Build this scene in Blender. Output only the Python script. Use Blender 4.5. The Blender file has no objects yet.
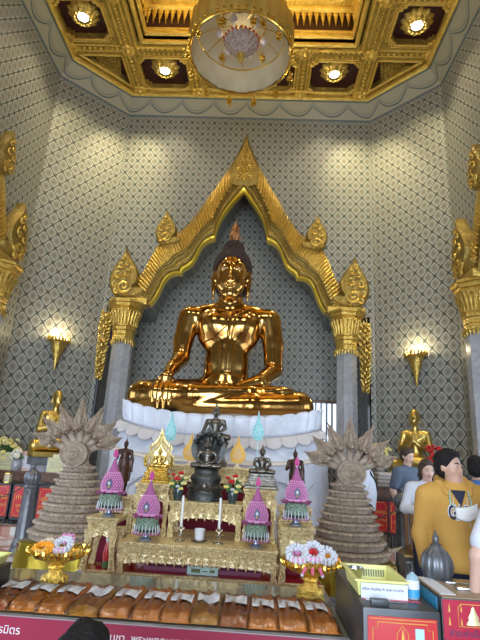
import bpy, bmesh, math, random
import numpy as np
from math import sin, cos, pi, radians, sqrt, atan2
from mathutils import Vector, Matrix
from mathutils.bvhtree import BVHTree
from mathutils.geometry import tessellate_polygon
random.seed(7)
SC = bpy.context.scene
COL = SC.collection
# ------------------------------------------------------------------ camera
F = 480.; TH = .2752; RO = .05706; PS = .0457; CX = .615; CZ = 1.55
_fw = Vector((-sin(PS)*cos(TH), cos(PS)*cos(TH), sin(TH)))
_r0 = Vector((cos(PS), sin(PS), 0)); _u0 = _r0.cross(_fw)
CAM = Vector((CX, 0, CZ))
def ray(x, y):
    a = x-240; b = y-320; c, s = cos(RO), sin(RO)
    return _fw + _r0*((c*a+s*b)/F) + _u0*(-(-s*a+c*b)/F)
def at(x, y, Y=None, Z=None, X=None):
    """world point seen at photograph pixel (x, y) at a known depth or height"""
    d = ray(x, y)
    t = Y/d.y if Y is not None else ((Z-CZ)/d.z if Z is not None else (X-CX)/d.x)
    return CAM + d*t
cd = bpy.data.cameras.new('camera'); cam = bpy.data.objects.new('camera', cd); COL.objects.link(cam)
cd.sensor_fit = 'HORIZONTAL'; cd.sensor_width = 36; cd.lens = 36*F/480; cd.clip_start = .05; cd.clip_end = 200
_r = _r0*cos(RO) + _u0*sin(RO); _u = _u0*cos(RO) - _r0*sin(RO)
M = Matrix((( _r.x, _u.x, -_fw.x, CAM.x), (_r.y, _u.y, -_fw.y, CAM.y), (_r.z, _u.z, -_fw.z, CAM.z), (0, 0, 0, 1)))
cam.matrix_world = M
SC.camera = cam
SC.view_settings.view_transform = 'Standard'; SC.view_settings.look = 'None'
SC.view_settings.gamma = 1; SC.view_settings.use_curve_mapping = False; SC.view_settings.exposure = -.12
# ------------------------------------------------------------------ object helpers
def tag(o, label=None, cat=None, group=None, kind=None):
    if label: o['label'] = label
    if cat: o['category'] = cat
    if group: o['group'] = group
    if kind: o['kind'] = kind
    return o
def thing(name, label, cat, loc=(0, 0, 0), rz=0, group=None):
    o = bpy.data.objects.new(name, None); o.empty_display_size = .1; COL.objects.link(o)
    o.location = loc; o.rotation_euler = (0, 0, rz)
    return tag(o, label, cat, group)
def kids(o): return [c for c in bpy.data.objects if c.parent == o]
def copy_tree(o, parent=None):
    ch = kids(o)
    c = o.copy(); COL.objects.link(c); c.parent = parent
    for k in ch: copy_tree(k, c)
    return c
def cp(o, loc, rz=None, label=None, scale=None):
    c = copy_tree(o); c.location = loc
    if rz is not None: c.rotation_euler = (0, 0, rz)
    if label: c['label'] = label
    if scale: c.scale = (scale,)*3
    return c
class MB:
    """collects shapes, builds ONE mesh object"""
    def __init__(s): s.v = []; s.f = []; s.m = []; s.uv = {}
    def add(s, vs, fs, mi=0):
        b = len(s.v); s.v += [tuple(p) for p in vs]; s.f += [tuple(b+i for i in f) for f in fs]; s.m += [mi]*len(fs); return s
    def box(s, x0, x1, y0, y1, z0, z1, mi=0, ch=0):
        if ch:
            c = min(ch, .49*min(x1-x0, y1-y0, z1-z0)); bm = bmesh.new()
            bmesh.ops.create_cube(bm, size=1)
            for v in bm.verts: v.co = Vector(((x0+x1)/2+v.co.x*(x1-x0), (y0+y1)/2+v.co.y*(y1-y0), (z0+z1)/2+v.co.z*(z1-z0)))
            bmesh.ops.bevel(bm, geom=bm.edges[:], offset=c, segments=2, affect='EDGES', profile=.6)
            return s.bm(bm, mi)
        vs = [(x, y, z) for x in (x0, x1) for y in (y0, y1) for z in (z0, z1)]
        return s.add(vs, [(0, 1, 3, 2), (4, 6, 7, 5), (0, 4, 5, 1), (2, 3, 7, 6), (0, 2, 6, 4), (1, 5, 7, 3)], mi)
    def bm(s, bm, mi=0):
        bm.verts.index_update()
        s.add([v.co[:] for v in bm.verts], [[v.index for v in f.verts] for f in bm.faces], mi); bm.free(); return s
    def merge(s, o, mi=1):
        b = len(s.v); s.v += list(o.v); s.f += [tuple(b+i for i in f) for f in o.f]; s.m += [mi]*len(o.f); return s
    def xf(s, n0, mat):
        for i in range(n0, len(s.v)): s.v[i] = tuple(mat @ Vector(s.v[i]))
        return s
    def tube(s, pts, rad, n=8, mi=0, cap=True, flat=1.0):
        pts = [Vector(p) for p in pts]; m = len(pts)
        if not hasattr(rad, '__len__'): rad = [rad]*m
        b = []; up = None
        for i, p in enumerate(pts):
            t = (pts[min(i+1, m-1)]-pts[max(i-1, 0)]).normalized()
            if up is None: up = Vector((0, 0, 1)) if abs(t.z) < .9 else Vector((0, 1, 0))
            u = (up - t*up.dot(t)).normalized(); w = t.cross(u); up = u
            b += [p+(u*cos(2*pi*k/n)+w*sin(2*pi*k/n)*flat)*rad[i] for k in range(n)]
        fs = [(i*n+k, i*n+(k+1) % n, (i+1)*n+(k+1) % n, (i+1)*n+k) for i in range(m-1) for k in range(n)]
        if cap: fs += [tuple(range(n))[::-1], tuple((m-1)*n+k for k in range(n))]
        return s.add(b, fs, mi)
    def lathe(s, prof, c=(0, 0, 0), n=24, mi=0, sq=1.0, a0=0, wob=None, cap=True):
        """prof: list of (r, z)"""
        vs = []
        for j, (r, z) in enumerate(prof):
            for k in range(n):
                a = a0+2*pi*k/n; rr = r*(wob(a, z) if wob else 1)
                vs.append((c[0]+rr*cos(a), c[1]+rr*sin(a)*sq, c[2]+z))
        m = len(prof)
        fs = [(i*n+k, i*n+(k+1) % n, (i+1)*n+(k+1) % n, (i+1)*n+k) for i in range(m-1) for k in range(n)]
        if cap and prof[0][0] > 1e-6: fs.append(tuple(range(n))[::-1])
        if cap and prof[-1][0] > 1e-6: fs.append(tuple((m-1)*n+k for k in range(n)))
        return s.add(vs, fs, mi)
    def ball(s, c, r, n=10, mi=0):
        if not hasattr(r, '__len__'): r = (r, r, r)
        prof = [(sin(pi*i/(n//2+1)), -cos(pi*i/(n//2+1))) for i in range(n//2+2)]
        n0 = len(s.v); s.lathe([(max(a, 1e-4), z) for a, z in prof], n=n, mi=mi)
        for i in range(n0, len(s.v)):
            v = s.v[i]; s.v[i] = (c[0]+v[0]*r[0], c[1]+v[1]*r[1], c[2]+v[2]*r[2])
        return s
    def prism(s, poly, y0, y1, mi=0, bev=0, plane='xz'):
        """extrude a polygon given in (x,z) from y0 (front) to y1"""
        n = len(poly); tri = tessellate_polygon([[Vector((p[0], p[1], 0)) for p in poly]])
        area = sum(poly[i][0]*poly[(i+1) % n][1]-poly[(i+1) % n][0]*poly[i][1] for i in range(n))
        vs = [(p[0], y0, p[1]) for p in poly]+[(p[0], y1, p[1]) for p in poly]
        if bev:   # front face shrunk inward and pushed out: a rounded look
            cx = sum(p[0] for p in poly)/n; cz = sum(p[1] for p in poly)/n
            vs += [(cx+(p[0]-cx)*(1-bev), y0-(y1-y0)*.35, cz+(p[1]-cz)*(1-bev)) for p in poly]
            o = 2*n
            fs = [(o+a, o+b, o+c) for a, b, c in tri] + [(i, (i+1) % n, o+(i+1) % n, o+i) for i in range(n)]
        else: fs = [tuple(t) for t in tri]
        fs += [(n+c, n+b, n+a) for a, b, c in tri]
        fs += [(i, n+i, n+(i+1) % n, (i+1) % n) for i in range(n)]
        return s.add(vs, fs, mi)
    def build(s, name, mats, parent=None, smooth=True, bevel=0, loc=None, fix=True, angle=40):
        me = bpy.data.meshes.new(name); me.from_pydata(s.v, [], s.f)
        if not isinstance(mats, (list, tuple)): mats = [mats]
        for m in mats: me.materials.append(m)
        me.polygons.foreach_set('material_index', s.m)
        if fix:
            bm = bmesh.new(); bm.from_mesh(me); bmesh.ops.recalc_face_normals(bm, faces=bm.faces[:]); bm.to_mesh(me); bm.free()
        if smooth:
            me.polygons.foreach_set('use_smooth', [True]*len(me.polygons))
            me.set_sharp_from_angle(angle=radians(angle))
        me.update()
        o = bpy.data.objects.new(name, me); COL.objects.link(o)
        if parent is not None: o.parent = parent
        if loc is not None: o.location = loc
        if bevel:
            bv = o.modifiers.new('bevel', 'BEVEL'); bv.width = bevel; bv.segments = 2; bv.limit_method = 'ANGLE'
        return o
def struct(name, mb, mat, parent=None, **k):
    o = mb.build(name, mat, parent, **k)
    if parent is None: o['kind'] = 'structure'
    return o
# ------------------------------------------------------------------ implicit bodies (smooth union of tapered limbs)
class Sdf:
    def __init__(s): s.p = []
    def cap(s, a, b, r0, r1=None, k=.03):
        s.p.append(('c', np.array(a, float), np.array(b, float), r0, r0 if r1 is None else r1, k)); return s
    def chain(s, pts, rs, k=.03):
        for i in range(len(pts)-1): s.cap(pts[i], pts[i+1], rs[i], rs[i+1], k)
        return s
    def ell(s, c, r, k=.03, rot=None):
        s.p.append(('e', np.array(c, float), np.array(r, float), None if rot is None else np.array(rot, float), None, k)); return s
    def cut(s, n, d):   # keep n.x < d
        s.p.append(('x', np.array(n, float), d, None, None, 0)); return s
    def sub(s, c, r, k=.01):
        s.p.append(('s', np.array(c, float), np.array(r, float), None, None, k)); return s
    def bounds(s, off):
        lo = np.full(3, 1e9); hi = -lo
        for q in s.p:
            if q[0] == 'c':
                for c, r in ((q[1], q[3]), (q[2], q[4])): lo = np.minimum(lo, c-r); hi = np.maximum(hi, c+r)
            elif q[0] == 'e':
                R = q[2].max() if q[3] is not None else q[2]
                lo = np.minimum(lo, q[1]-R); hi = np.maximum(hi, q[1]+R)
        return lo-off, hi+off
    def mesh(s, h, off=0.0, only=None):
        lo, hi = s.bounds(off+2.5*h); n = np.ceil((hi-lo)/h).astype(int)+1
        ax = [lo[i]+h*np.arange(n[i]) for i in range(3)]
        f = np.full(n, 9.9, np.float32)
        for q in s.p:
            if q[0] in 'ce':
                if q[0] == 'c':
                    l = np.minimum(q[1]-q[3], q[2]-q[4]); u = np.maximum(q[1]+q[3], q[2]+q[4])
                else:
                    R = q[2].max() if q[3] is not None else q[2]; l = q[1]-R; u = q[1]+R
                pad = q[5]*1.5+3*h+off
            elif q[0] == 's': l = q[1]-q[2]; u = q[1]+q[2]; pad = 3*h
            if q[0] == 'x':
                P = (q[1][0]*ax[0][:, None, None]+q[1][1]*ax[1][None, :, None]+q[1][2]*ax[2][None, None, :])-q[2]
                f = np.maximum(f, P+off); continue
            i0 = np.clip(((l-pad-lo)/h).astype(int), 0, n); i1 = np.clip(((u+pad-lo)/h).astype(int)+2, 0, n)
            sl = tuple(slice(a, b) for a, b in zip(i0, i1))
            X, Y, Z = np.meshgrid(ax[0][sl[0]], ax[1][sl[1]], ax[2][sl[2]], indexing='ij', sparse=True)
            if q[0] == 'c':
                a, b = q[1], q[2]; ba = b-a; L = max((ba**2).sum(), 1e-12)
                px, py, pz = X-a[0], Y-a[1], Z-a[2]
                t = np.clip((px*ba[0]+py*ba[1]+pz*ba[2])/L, 0, 1)
                d = np.sqrt((px-t*ba[0])**2+(py-t*ba[1])**2+(pz-t*ba[2])**2)-(q[3]+(q[4]-q[3])*t)
            else:
                px, py, pz = X-q[1][0], Y-q[1][1], Z-q[1][2]
                if q[0] == 'e' and q[3] is not None:
                    from mathutils import Euler
                    Rm = np.array(Euler(q[3]).to_matrix()).T
                    px, py, pz = (Rm[0, 0]*px+Rm[0, 1]*py+Rm[0, 2]*pz, Rm[1, 0]*px+Rm[1, 1]*py+Rm[1, 2]*pz, Rm[2, 0]*px+Rm[2, 1]*py+Rm[2, 2]*pz)
                r = q[2]
                k0 = np.sqrt((px/r[0])**2+(py/r[1])**2+(pz/r[2])**2); k1 = np.sqrt((px/r[0]**2)**2+(py/r[1]**2)**2+(pz/r[2]**2)**2)+1e-9
                d = k0*(k0-1)/k1
            k = q[5]; g = f[sl]
            if q[0] == 's':
                hh = np.maximum(k-np.abs(g+d), 0)/k; f[sl] = np.maximum(g, -d)+hh*hh*k*.25
            else:
                hh = np.maximum(k-np.abs(g-d), 0)/k; f[sl] = np.minimum(g, d)-hh*hh*k*.25
        f = f-off
        f[0] = f[-1] = 1; f[:, 0] = f[:, -1] = 1; f[:, :, 0] = f[:, :, -1] = 1
        return surfnet(f, lo, h)
def surfnet(f, lo, h):
    S = f < 0
    c = tuple(k-1 for k in f.shape)
    sm = np.zeros(c+(3,), np.float32); cnt = np.zeros(c, np.float32)
    def sl(o): return tuple(slice(o[i], o[i]+c[i]) for i in range(3))
    for ax in range(3):
        o1, o2 = [i for i in range(3) if i != ax]
        for a in (0, 1):
            for b in (0, 1):
                p = [0, 0, 0]; p[o1] = a; p[o2] = b; q = list(p); q[ax] = 1
                fa, fb = f[sl(p)], f[sl(q)]; m = (S[sl(p)] != S[sl(q)])
                t = np.where(m, fa/np.where(m, fa-fb, 1), 0)
                cnt += m; sm[..., ax] += t*m; sm[..., o1] += a*m; sm[..., o2] += b*m
    act = cnt > 0; idx = np.full(c, -1); ii = np.argwhere(act); idx[act] = np.arange(len(ii))
    V = lo+h*(ii+sm[act]/cnt[act][:, None])
    faces = []
    for ax in range(3):
        o1, o2 = (ax+1) % 3, (ax+2) % 3
        p = [0]*3; q = [0]*3; q[ax] = 1
        shp = [f.shape[i]-(1 if i == ax else 0) for i in range(3)]
        A = S[tuple(slice(0, shp[i]) for i in range(3))]; B = S[tuple(slice(q[i], q[i]+shp[i]) for i in range(3))]
        for g, fl in ((A & ~B, False), (~A & B, True)):
            e = np.argwhere(g); e = e[(e[:, o1] > 0) & (e[:, o2] > 0) & (e[:, o1] < f.shape[o1]-1) & (e[:, o2] < f.shape[o2]-1)]
            if not len(e): continue
            def I(d1, d2):
                z = e.copy(); z[:, o1] -= d1; z[:, o2] -= d2; return idx[z[:, 0], z[:, 1], z[:, 2]]
            Q = np.stack([I(1, 1), I(0, 1), I(0, 0), I(1, 0)], 1)
            faces.append(Q[:, ::-1] if fl else Q)
    Fc = np.concatenate(faces) if faces else np.zeros((0, 4), int)
    return V, Fc
def solid(name, sdf, h, mat, parent=None, off=0.0, smooth=2, loc=None, matf=None):
    V, Q = sdf.mesh(h, off)
    # laplacian-ish smoothing
    for _ in range(smooth):
        acc = np.zeros_like(V); ct = np.zeros(len(V))
        for a, b in ((0, 1), (1, 2), (2, 3), (3, 0)):
            np.add.at(acc, Q[:, a], V[Q[:, b]]); np.add.at(acc, Q[:, b], V[Q[:, a]])
            np.add.at(ct, Q[:, a], 1); np.add.at(ct, Q[:, b], 1)
        V = V*.5+acc/np.maximum(ct, 1)[:, None]*.5
    me = bpy.data.meshes.new(name); me.from_pydata(V.tolist(), [], Q.tolist())
    mats = mat if isinstance(mat, (list, tuple)) else [mat]
    for m in mats: me.materials.append(m)
    if matf is not None:
        C = V[Q].mean(1); me.polygons.foreach_set('material_index', [int(matf(c)) for c in C])
    me.polygons.foreach_set('use_smooth', [True]*len(me.polygons)); me.update()
    o = bpy.data.objects.new(name, me); COL.objects.link(o)
    if parent is not None: o.parent = parent
    if loc is not None: o.location = loc
    return o
# ------------------------------------------------------------------ shader helpers
class E:
    """tiny expression builder on shader math nodes"""
    def __init__(s, nt, sock): s.nt = nt; s.k = sock
    def _o(s, op, *a, clamp=False):
        n = s.nt.nodes.new('ShaderNodeMath'); n.operation = op; n.use_clamp = clamp
        for i, x in enumerate((s,)+a):
            if isinstance(x, E): s.nt.links.new(x.k, n.inputs[i])
            else: n.inputs[i].default_value = x
        return E(s.nt, n.outputs[0])
    def __add__(s, o): return s._o('ADD', o)
    def __sub__(s, o): return s._o('SUBTRACT', o)
    def __mul__(s, o): return s._o('MULTIPLY', o)
    def __truediv__(s, o): return s._o('DIVIDE', o)
    def fr(s): return s._o('FRACT')
    def abs(s): return s._o('ABSOLUTE')
    def max(s, o): return s._o('MAXIMUM', o)
    def min(s, o): return s._o('MINIMUM', o)
    def lt(s, o): return s._o('LESS_THAN', o)
    def gt(s, o): return s._o('GREATER_THAN', o)
    def pow(s, o): return s._o('POWER', o)
    def sin(s): return s._o('SINE')
    def sqrt(s): return s._o('SQRT')
    def step(s, a, b):   # smooth 0..1 between a and b
        n = s.nt.nodes.new('ShaderNodeMapRange'); n.clamp = True
        s.nt.links.new(s.k, n.inputs[0]); n.inputs[1].default_value = a; n.inputs[2].default_value = b
        n.inputs[3].default_value = 0; n.inputs[4].default_value = 1
        return E(s.nt, n.outputs[0])
def mixc(nt, fac, a, b):
    n = nt.nodes.new('ShaderNodeMix'); n.data_type = 'RGBA'
    if isinstance(fac, E): nt.links.new(fac.k, n.inputs[0])
    else: n.inputs[0].default_value = fac
    for x, i in ((a, 6), (b, 7)):
        if isinstance(x, tuple): n.inputs[i].default_value = (*x[:3], 1)
        else: nt.links.new(x, n.inputs[i])
    return n.outputs[2]
def newmat(name):
    m = bpy.data.materials.new(name); m.use_nodes = True; nt = m.node_tree
    return m, nt, nt.nodes['Principled BSDF']
def noise(nt, scale, detail=3, coord='Object', kind='ShaderNodeTexNoise', vec=None):
    n = nt.nodes.new(kind)
    n.inputs['Scale'].default_value = scale
    if 'Detail' in n.inputs: n.inputs['Detail'].default_value = detail
    if vec is None:
        tc = nt.nodes.new('ShaderNodeTexCoord'); vec = tc.outputs[coord]
    nt.links.new(vec, n.inputs['Vector'])
    return n
def mat(name, col, rough=.5, metal=0., col2=None, nscale=6, bump=0, bscale=40, vor=False, trans=0, alpha=1, emit=None, es=0, coat=0, sheen=0, ior=None, sub=0, ndetail=3):
    m, nt, b = newmat(name)
    b.inputs['Base Color'].default_value = (*col, 1); b.inputs['Roughness'].default_value = rough; b.inputs['Metallic'].default_value = metal
    if col2:
        n = noise(nt, nscale, ndetail); f = E(nt, n.outputs[0]).step(.35, .65)
        nt.links.new(mixc(nt, f, col, col2), b.inputs['Base Color'])
    if bump:
        if vor:
            n = noise(nt, bscale, kind='ShaderNodeTexVoronoi'); s_ = n.outputs['Distance']
            n2 = noise(nt, bscale*.45, 2); s_ = (E(nt, s_)*1.3+E(nt, n2.outputs[0])*1.2).k
        else: s_ = noise(nt, bscale, 4).outputs[0]
        bp = nt.nodes.new('ShaderNodeBump'); bp.inputs['Strength'].default_value = bump; bp.inputs['Distance'].default_value = .02
        nt.links.new(s_, bp.inputs['Height']); nt.links.new(bp.outputs[0], b.inputs['Normal'])
    if trans: b.inputs['Transmission Weight'].default_value = trans
    if alpha < 1: b.inputs['Alpha'].default_value = alpha
    if emit: b.inputs['Emission Color'].default_value = (*emit, 1); b.inputs['Emission Strength'].default_value = es
    if coat: b.inputs['Coat Weight'].default_value = coat; b.inputs['Coat Roughness'].default_value = .1
    if sheen: b.inputs['Sheen Weight'].default_value = sheen
    if ior: b.inputs['IOR'].default_value = ior
    return m
def uvmap(o, fn):
    me = o.data; uv = me.uv_layers.new(name='uv')
    for l in me.loops: uv.data[l.index].uv = fn(me.vertices[l.vertex_index].co)
def wallpaper():
    m, nt, b = newmat('lattice_wallpaper')
    tc = nt.nodes.new('ShaderNodeTexCoord'); sp = nt.nodes.new('ShaderNodeSeparateXYZ'); nt.links.new(tc.outputs['UV'], sp.inputs[0])
    x = E(nt, sp.outputs[0])*(1/.315); y = E(nt, sp.outputs[1])*(1/.37)
    ds = (x+y+.5).fr()-.5; dt = (x-y+.5).fr()-.5
    dx = (ds+dt)*.5; dy = (ds-dt)*.5
    ax_, ay_ = dx.abs(), dy.abs()
    r = (ax_*ax_*1.15+ay_*ay_).sqrt()
    dia = ax_+ay_                               # 0 at the medallion, .5 on the lattice
    ogee = r*.55+dia*.45
    ring = (ogee-.345).abs().step(.034, .016)    # pale outline of the medallion
    ring2 = (ogee-.385).abs().step(.02, .008)
    core = (r+((dx*26).sin()*(dy*22).sin())*.03).step(.2, .12)
    petal = (ogee-.20).abs().step(.035, .012)
    lat = dia.step(.462, .48)                  # dark lattice line
    cross = ((ax_-.5).abs()*(ax_-.5).abs()+dy*dy).sqrt().min(((ay_-.5).abs()*(ay_-.5).abs()+dx*dx).sqrt()).step(.105, .07)
    bg, lt, dk, dk2 = (.235, .232, .20), (.425, .45, .41), (.065, .07, .068), (.135, .12, .10)
    n = noise(nt, .7, 2); f = E(nt, n.outputs[0]).step(.3, .7)
    c = mixc(nt, f, bg, (.25, .247, .215))
    out = ogee.step(.37, .39)
    c = mixc(nt, out, c, (.155, .165, .145))
    c = mixc(nt, core*.5, c, dk2)
    c = mixc(nt, petal*.25, c, lt)
    c = mixc(nt, ring, c, lt); c = mixc(nt, lat, c, dk); c = mixc(nt, cross, c, dk)
    nt.links.new(c, b.inputs['Base Color']); b.inputs['Roughness'].default_value = .42
    b.inputs['Specular IOR Level'].default_value = .35
    return m
def cornice_mat():
    m, nt, b = newmat('painted_cornice')
    tc = nt.nodes.new('ShaderNodeTexCoord'); sp = nt.nodes.new('ShaderNodeSeparateXYZ'); nt.links.new(tc.outputs['UV'], sp.inputs[0])
    u = E(nt, sp.outputs[0]); v = E(nt, sp.outputs[1])
    blue = (.10, .135, .15); cream = (.33, .32, .24)
    d = ((u*(1/.95)).fr()-.5).abs()*2
    arc = d*d*.5+.22
    l1 = (v-arc).abs().step(.05, .03); l2 = (v-arc-.13).abs().step(.045, .02); l3 = (v-arc-.24).abs().step(.04, .02)
    c = mixc(nt, l2*.7, cream, (.16, .19, .17)); c = mixc(nt, l1, c, (.10, .13, .13)); c = mixc(nt, l3*.5, c, (.3, .28, .2))
    kn = ((d-1).abs()*(d-1).abs()*.5+(v-.68)*(v-.68)).sqrt().step(.12, .09)
    c = mixc(nt, kn*.8, c, (.22, .25, .23))
    ed = v.lt(.09).max(v.gt(.9))
    c = mixc(nt, ed, c, blue)
    nt.links.new(c, b.inputs['Base Color']); b.inputs['Roughness'].default_value = .5
    return m
def marble(name, c1, c2, scale=2.5, rough=.25):
    m, nt, b = newmat(name)
    n1 = noise(nt, scale, 6); n1.inputs['Distortion'].default_value = 1.5
    f = (E(nt, n1.outputs[0])-.5).abs().step(.09, .0)
    n2 = noise(nt, scale*.5, 3); g = E(nt, n2.outputs[0]).step(.35, .7)
    c = mixc(nt, g*.5, c1, c2); c = mixc(nt, f*.55, c, c2)
    nt.links.new(c, b.inputs['Base Color']); b.inputs['Roughness'].default_value = rough
    return m
def floor_mat():
    m, nt, b = newmat('patterned_marble_floor')
    tc = nt.nodes.new('ShaderNodeTexCoord'); sp = nt.nodes.new('ShaderNodeSeparateXYZ'); nt.links.new(tc.outputs['Object'], sp.inputs[0])
    x = E(nt, sp.outputs[0])*(1/.95); y = E(nt, sp.outputs[1])*(1/.75)
    s_ = (x+y); t_ = (x-y)
    a = (s_.fr()-.5).abs(); c_ = (t_.fr()-.5).abs()
    white = a.max(c_).lt(.36); mid = a.min(c_).lt(.14)
    n = noise(nt, 5, 4)
    c = mixc(nt, white, (.42, .22, .16), (.62, .60, .57))
    small = (a-.5).abs().max((c_-.5).abs()).lt(.12)
    c = mixc(nt, small, c, (.30, .10, .07))
    c = mixc(nt, E(nt, n.outputs[0]).step(.3, .8)*.3, c, (.45, .36, .32))
    nt.links.new(c, b.inputs['Base Color']); b.inputs['Roughness'].default_value = .18
    return m
WP = wallpaper(); CORN = cornice_mat(); FLOOR = floor_mat()
WMARB = marble('white_marble', (.66, .68, .74), (.50, .53, .60), 1.6, .3)
GMARB = marble('grey_marble', (.40, .41, .43), (.24, .25, .27), 3, .2)
DMARB = marble('dark_grey_marble', (.17, .18, .19), (.09, .095, .10), 3, .2)
BUD = mat('polished_old_gold', (.54, .32, .095), .14, 1, (.42, .21, .055), 2.2, .05, 9)
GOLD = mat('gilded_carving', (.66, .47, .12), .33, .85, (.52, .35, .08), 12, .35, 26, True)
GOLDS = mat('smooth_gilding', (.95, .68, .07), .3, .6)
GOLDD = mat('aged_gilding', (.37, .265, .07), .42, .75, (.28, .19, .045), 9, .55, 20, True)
GCEILB = mat('lit_ceiling_gilding', (.95, .72, .20), .30, .8, (.80, .56, .12), 6, .5, 30, True)  # lighter copy of the ceiling gold; lit ridges put into the colour
GCEIL = mat('ceiling_gilding', (.62, .45, .12), .4, .8, (.46, .32, .07), 5, .9, 16, True)
GILT = mat('pale_gilt_openwork', (.93, .79, .46), .38, .72, (.76, .60, .30), 30, .6, 42, True)
GSTAT = mat('bright_gold_statue', (.66, .48, .15), .34, .9, (.52, .36, .09), 5)
BRASS = mat('polished_brass', (.88, .62, .13), .16, 1)
BRASSE = mat('embossed_brass', (.86, .60, .14), .22, 1, None, 6, .6, 60, True)
HAIRB = mat('dark_lacquer_curls', (.030, .013, .006), .7, 0)
MAROON = mat('maroon_lacquer', (.045, .008, .010), .5)
BRONZE = mat('dark_bronze', (.10, .095, .085), .3, .85, (.16, .14, .11), 18, .3, 50)
BLACKB = mat('blackened_bronze', (.05, .055, .052), .33, .8, (.09, .09, .08), 30, .4, 70)
BROWNB = mat('brown_bronze', (.05, .022, .015), .4, .4, (.08, .035, .022), 20)
NAGA = mat('coiled_rope_clay', (.43, .335, .245), .7, 0, (.26, .195, .14), 30, .8, 55)
NAGAB = mat('pale_naga_skin', (.50, .41, .31), .55, .0, (.32, .25, .185), 14, .3, 40)
GILTO, _nt, _b = newmat('gilt_openwork_cutout')
_b.inputs['Base Color'].default_value = (.93, .79, .46, 1); _b.inputs['Metallic'].default_value = .72; _b.inputs['Roughness'].default_value = .36
_v = noise(_nt, 24, kind='ShaderNodeTexVoronoi'); _v.feature = 'F1'
_f = E(_nt, _v.outputs['Distance']).gt(.40); _a = E(_nt, _v.outputs['Distance']).lt(2.0)
_v2 = noise(_nt, 24, kind='ShaderNodeTexVoronoi'); _v2.feature = 'DISTANCE_TO_EDGE'
_al = E(_nt, _v2.outputs['Distance']).lt(.26)
_nt.links.new(_al.k, _b.inputs['Alpha'])
_bp = _nt.nodes.new('ShaderNodeBump'); _bp.inputs['Strength'].default_value = .6; _bp.inputs['Distance'].default_value = .02; _nt.links.new(_v.outputs['Distance'], _bp.inputs['Height']); _nt.links.new(_bp.outputs[0], _b.inputs['Normal'])
CLOTHG = mat('shiny_gold_cloth', (.36, .27, .025), .28, .7, (.28, .20, .015), 4, .25, 9)
RED = mat('red_panel', (.52, .012, .02), .35, 0, None, 5, 0, 5, coat=.3)
REDL = mat('red_lacquer', (.40, .012, .012), .22, 0, (.30, .01, .01), 4, coat=.6)
BURG = mat('burgundy_cloth', (.20, .008, .03), .8)
MAG = mat('magenta_banner', (.30, .008, .045), .55)
WHITE = mat('white_paint', (.78, .78, .76), .5)
PAPER = mat('white_paper', (.70, .72, .78), .6)
YEL = mat('yellow_card', (.72, .66, .12), .5, 0, (.60, .55, .10), 12)
WOOD = mat('brown_wood', (.16, .07, .035), .4, 0, (.09, .035, .02), 12)
DARKM = mat('dark_painted_metal', (.055, .06, .065), .35, .4)
IRON = mat('grey_iron', (.155, .16, .17), .38, .5, (.10, .105, .115), 16)
GLASS = mat('clear_glass', (.95, .98, 1), .03, 0, trans=1, ior=1.45)
ACRY = mat('clear_acrylic', (.9, .93, .95), .05, 0, alpha=.18)
GTOP = mat('glass_table_top', (.22, .23, .20), .06, .35, (.30, .29, .22), 6)
FILM = mat('clear_plastic_film', (.95, .93, .9), .12, 0, alpha=.2, bump=.5, bscale=16)
ROBE = mat('saffron_robe_cloth', (.66, .23, .02), .38, 0, (.48, .14, .008), 7, .8, 12, coat=.9)
ROBE2 = mat('ochre_robe_cloth', (.50, .23, .015), .35, 0, (.36, .14, .01), 9, .8, 14, coat=.7)
ROBE3 = mat('rust_robe_cloth', (.40, .11, .02), .38, 0, (.28, .075, .012), 9, .8, 14, coat=.6)
PINK = mat('pink_garland', (.40, .11, .28), .6, 0, (.34, .09, .24), 30)
PINKD = mat('deep_pink', (.60, .06, .28), .5)
GREENN = mat('green_net', (.05, .14, .06), .6, 0, (.30, .36, .30), 70)
TEAL = mat('pale_turquoise', (.36, .72, .74), .5, 0, (.2, .5, .52), 40)
ORNG = mat('orange_garland', (.80, .38, .02), .6, 0, (.75, .50, .12), 40)
CREAM = mat('cream_garland', (.72, .60, .46), .6)
LEAF = mat('green_leaf', (.05, .13, .035), .5, 0, (.08, .18, .05), 20)
FYEL = mat('yellow_petal', (.78, .66, .14), .6, 0, (.72, .68, .36), 30)
FRED = mat('red_petal', (.50, .015, .02), .6)
FWHT = mat('white_petal', (.60, .61, .66), .6)
FPNK = mat('pink_petal', (.70, .30, .52), .6)
FORG = mat('marigold_petal', (.85, .36, .01), .6)
SKIN = mat('skin', (.50, .30, .21), .5, 0, (.46, .26, .18), 8)
SKIN2 = mat('fair_skin', (.60, .38, .29), .5)
HAIR = mat('black_hair', (.008, .007, .008), .75, 0, (.014, .012, .011), 40, .5, 90)
HAIR.node_tree.nodes['Principled BSDF'].inputs['Specular IOR Level'].default_value = .2
HAIR2 = mat('brown_hair', (.055, .03, .02), .5, 0, (.03, .016, .01), 40, .5, 90)
LIP = mat('lip', (.40, .13, .11), .45)
EYEW = mat('eye_white', (.42, .40, .38), .4)
DARK = mat('dark_pupil', (.01, .01, .012), .3)
MUST = mat('mustard_fleece', (.50, .27, .055), .85, 0, (.46, .245, .048), 9, .35, 14)
NAVY = mat('navy_cloth', (.014, .018, .045), .8)
BLACKC = mat('black_cloth', (.016, .016, .02), .85)
GREYT = mat('blue_grey_cotton', (.10, .13, .18), .85, 0, (.085, .11, .155), 8, .4, 12)
WHTC = mat('white_cotton', (.66, .68, .74), .8, 0, (.60, .63, .70), 6, .4, 10)
CREAMC = mat('cream_knit', (.55, .47, .36), .85)
BLUEC = mat('blue_cotton', (.05, .14, .36), .8)
SILK = mat('ivory_silk', (.62, .55, .38), .5, 0, (.54, .47, .30), 3, .25, 5)
SATIN = mat('gold_satin', (.62, .44, .12), .3, .55, (.50, .34, .08), 3, .4, 6)
SHADE = mat('pleated_ivory_lining', (.55, .49, .34), .6)
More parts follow.
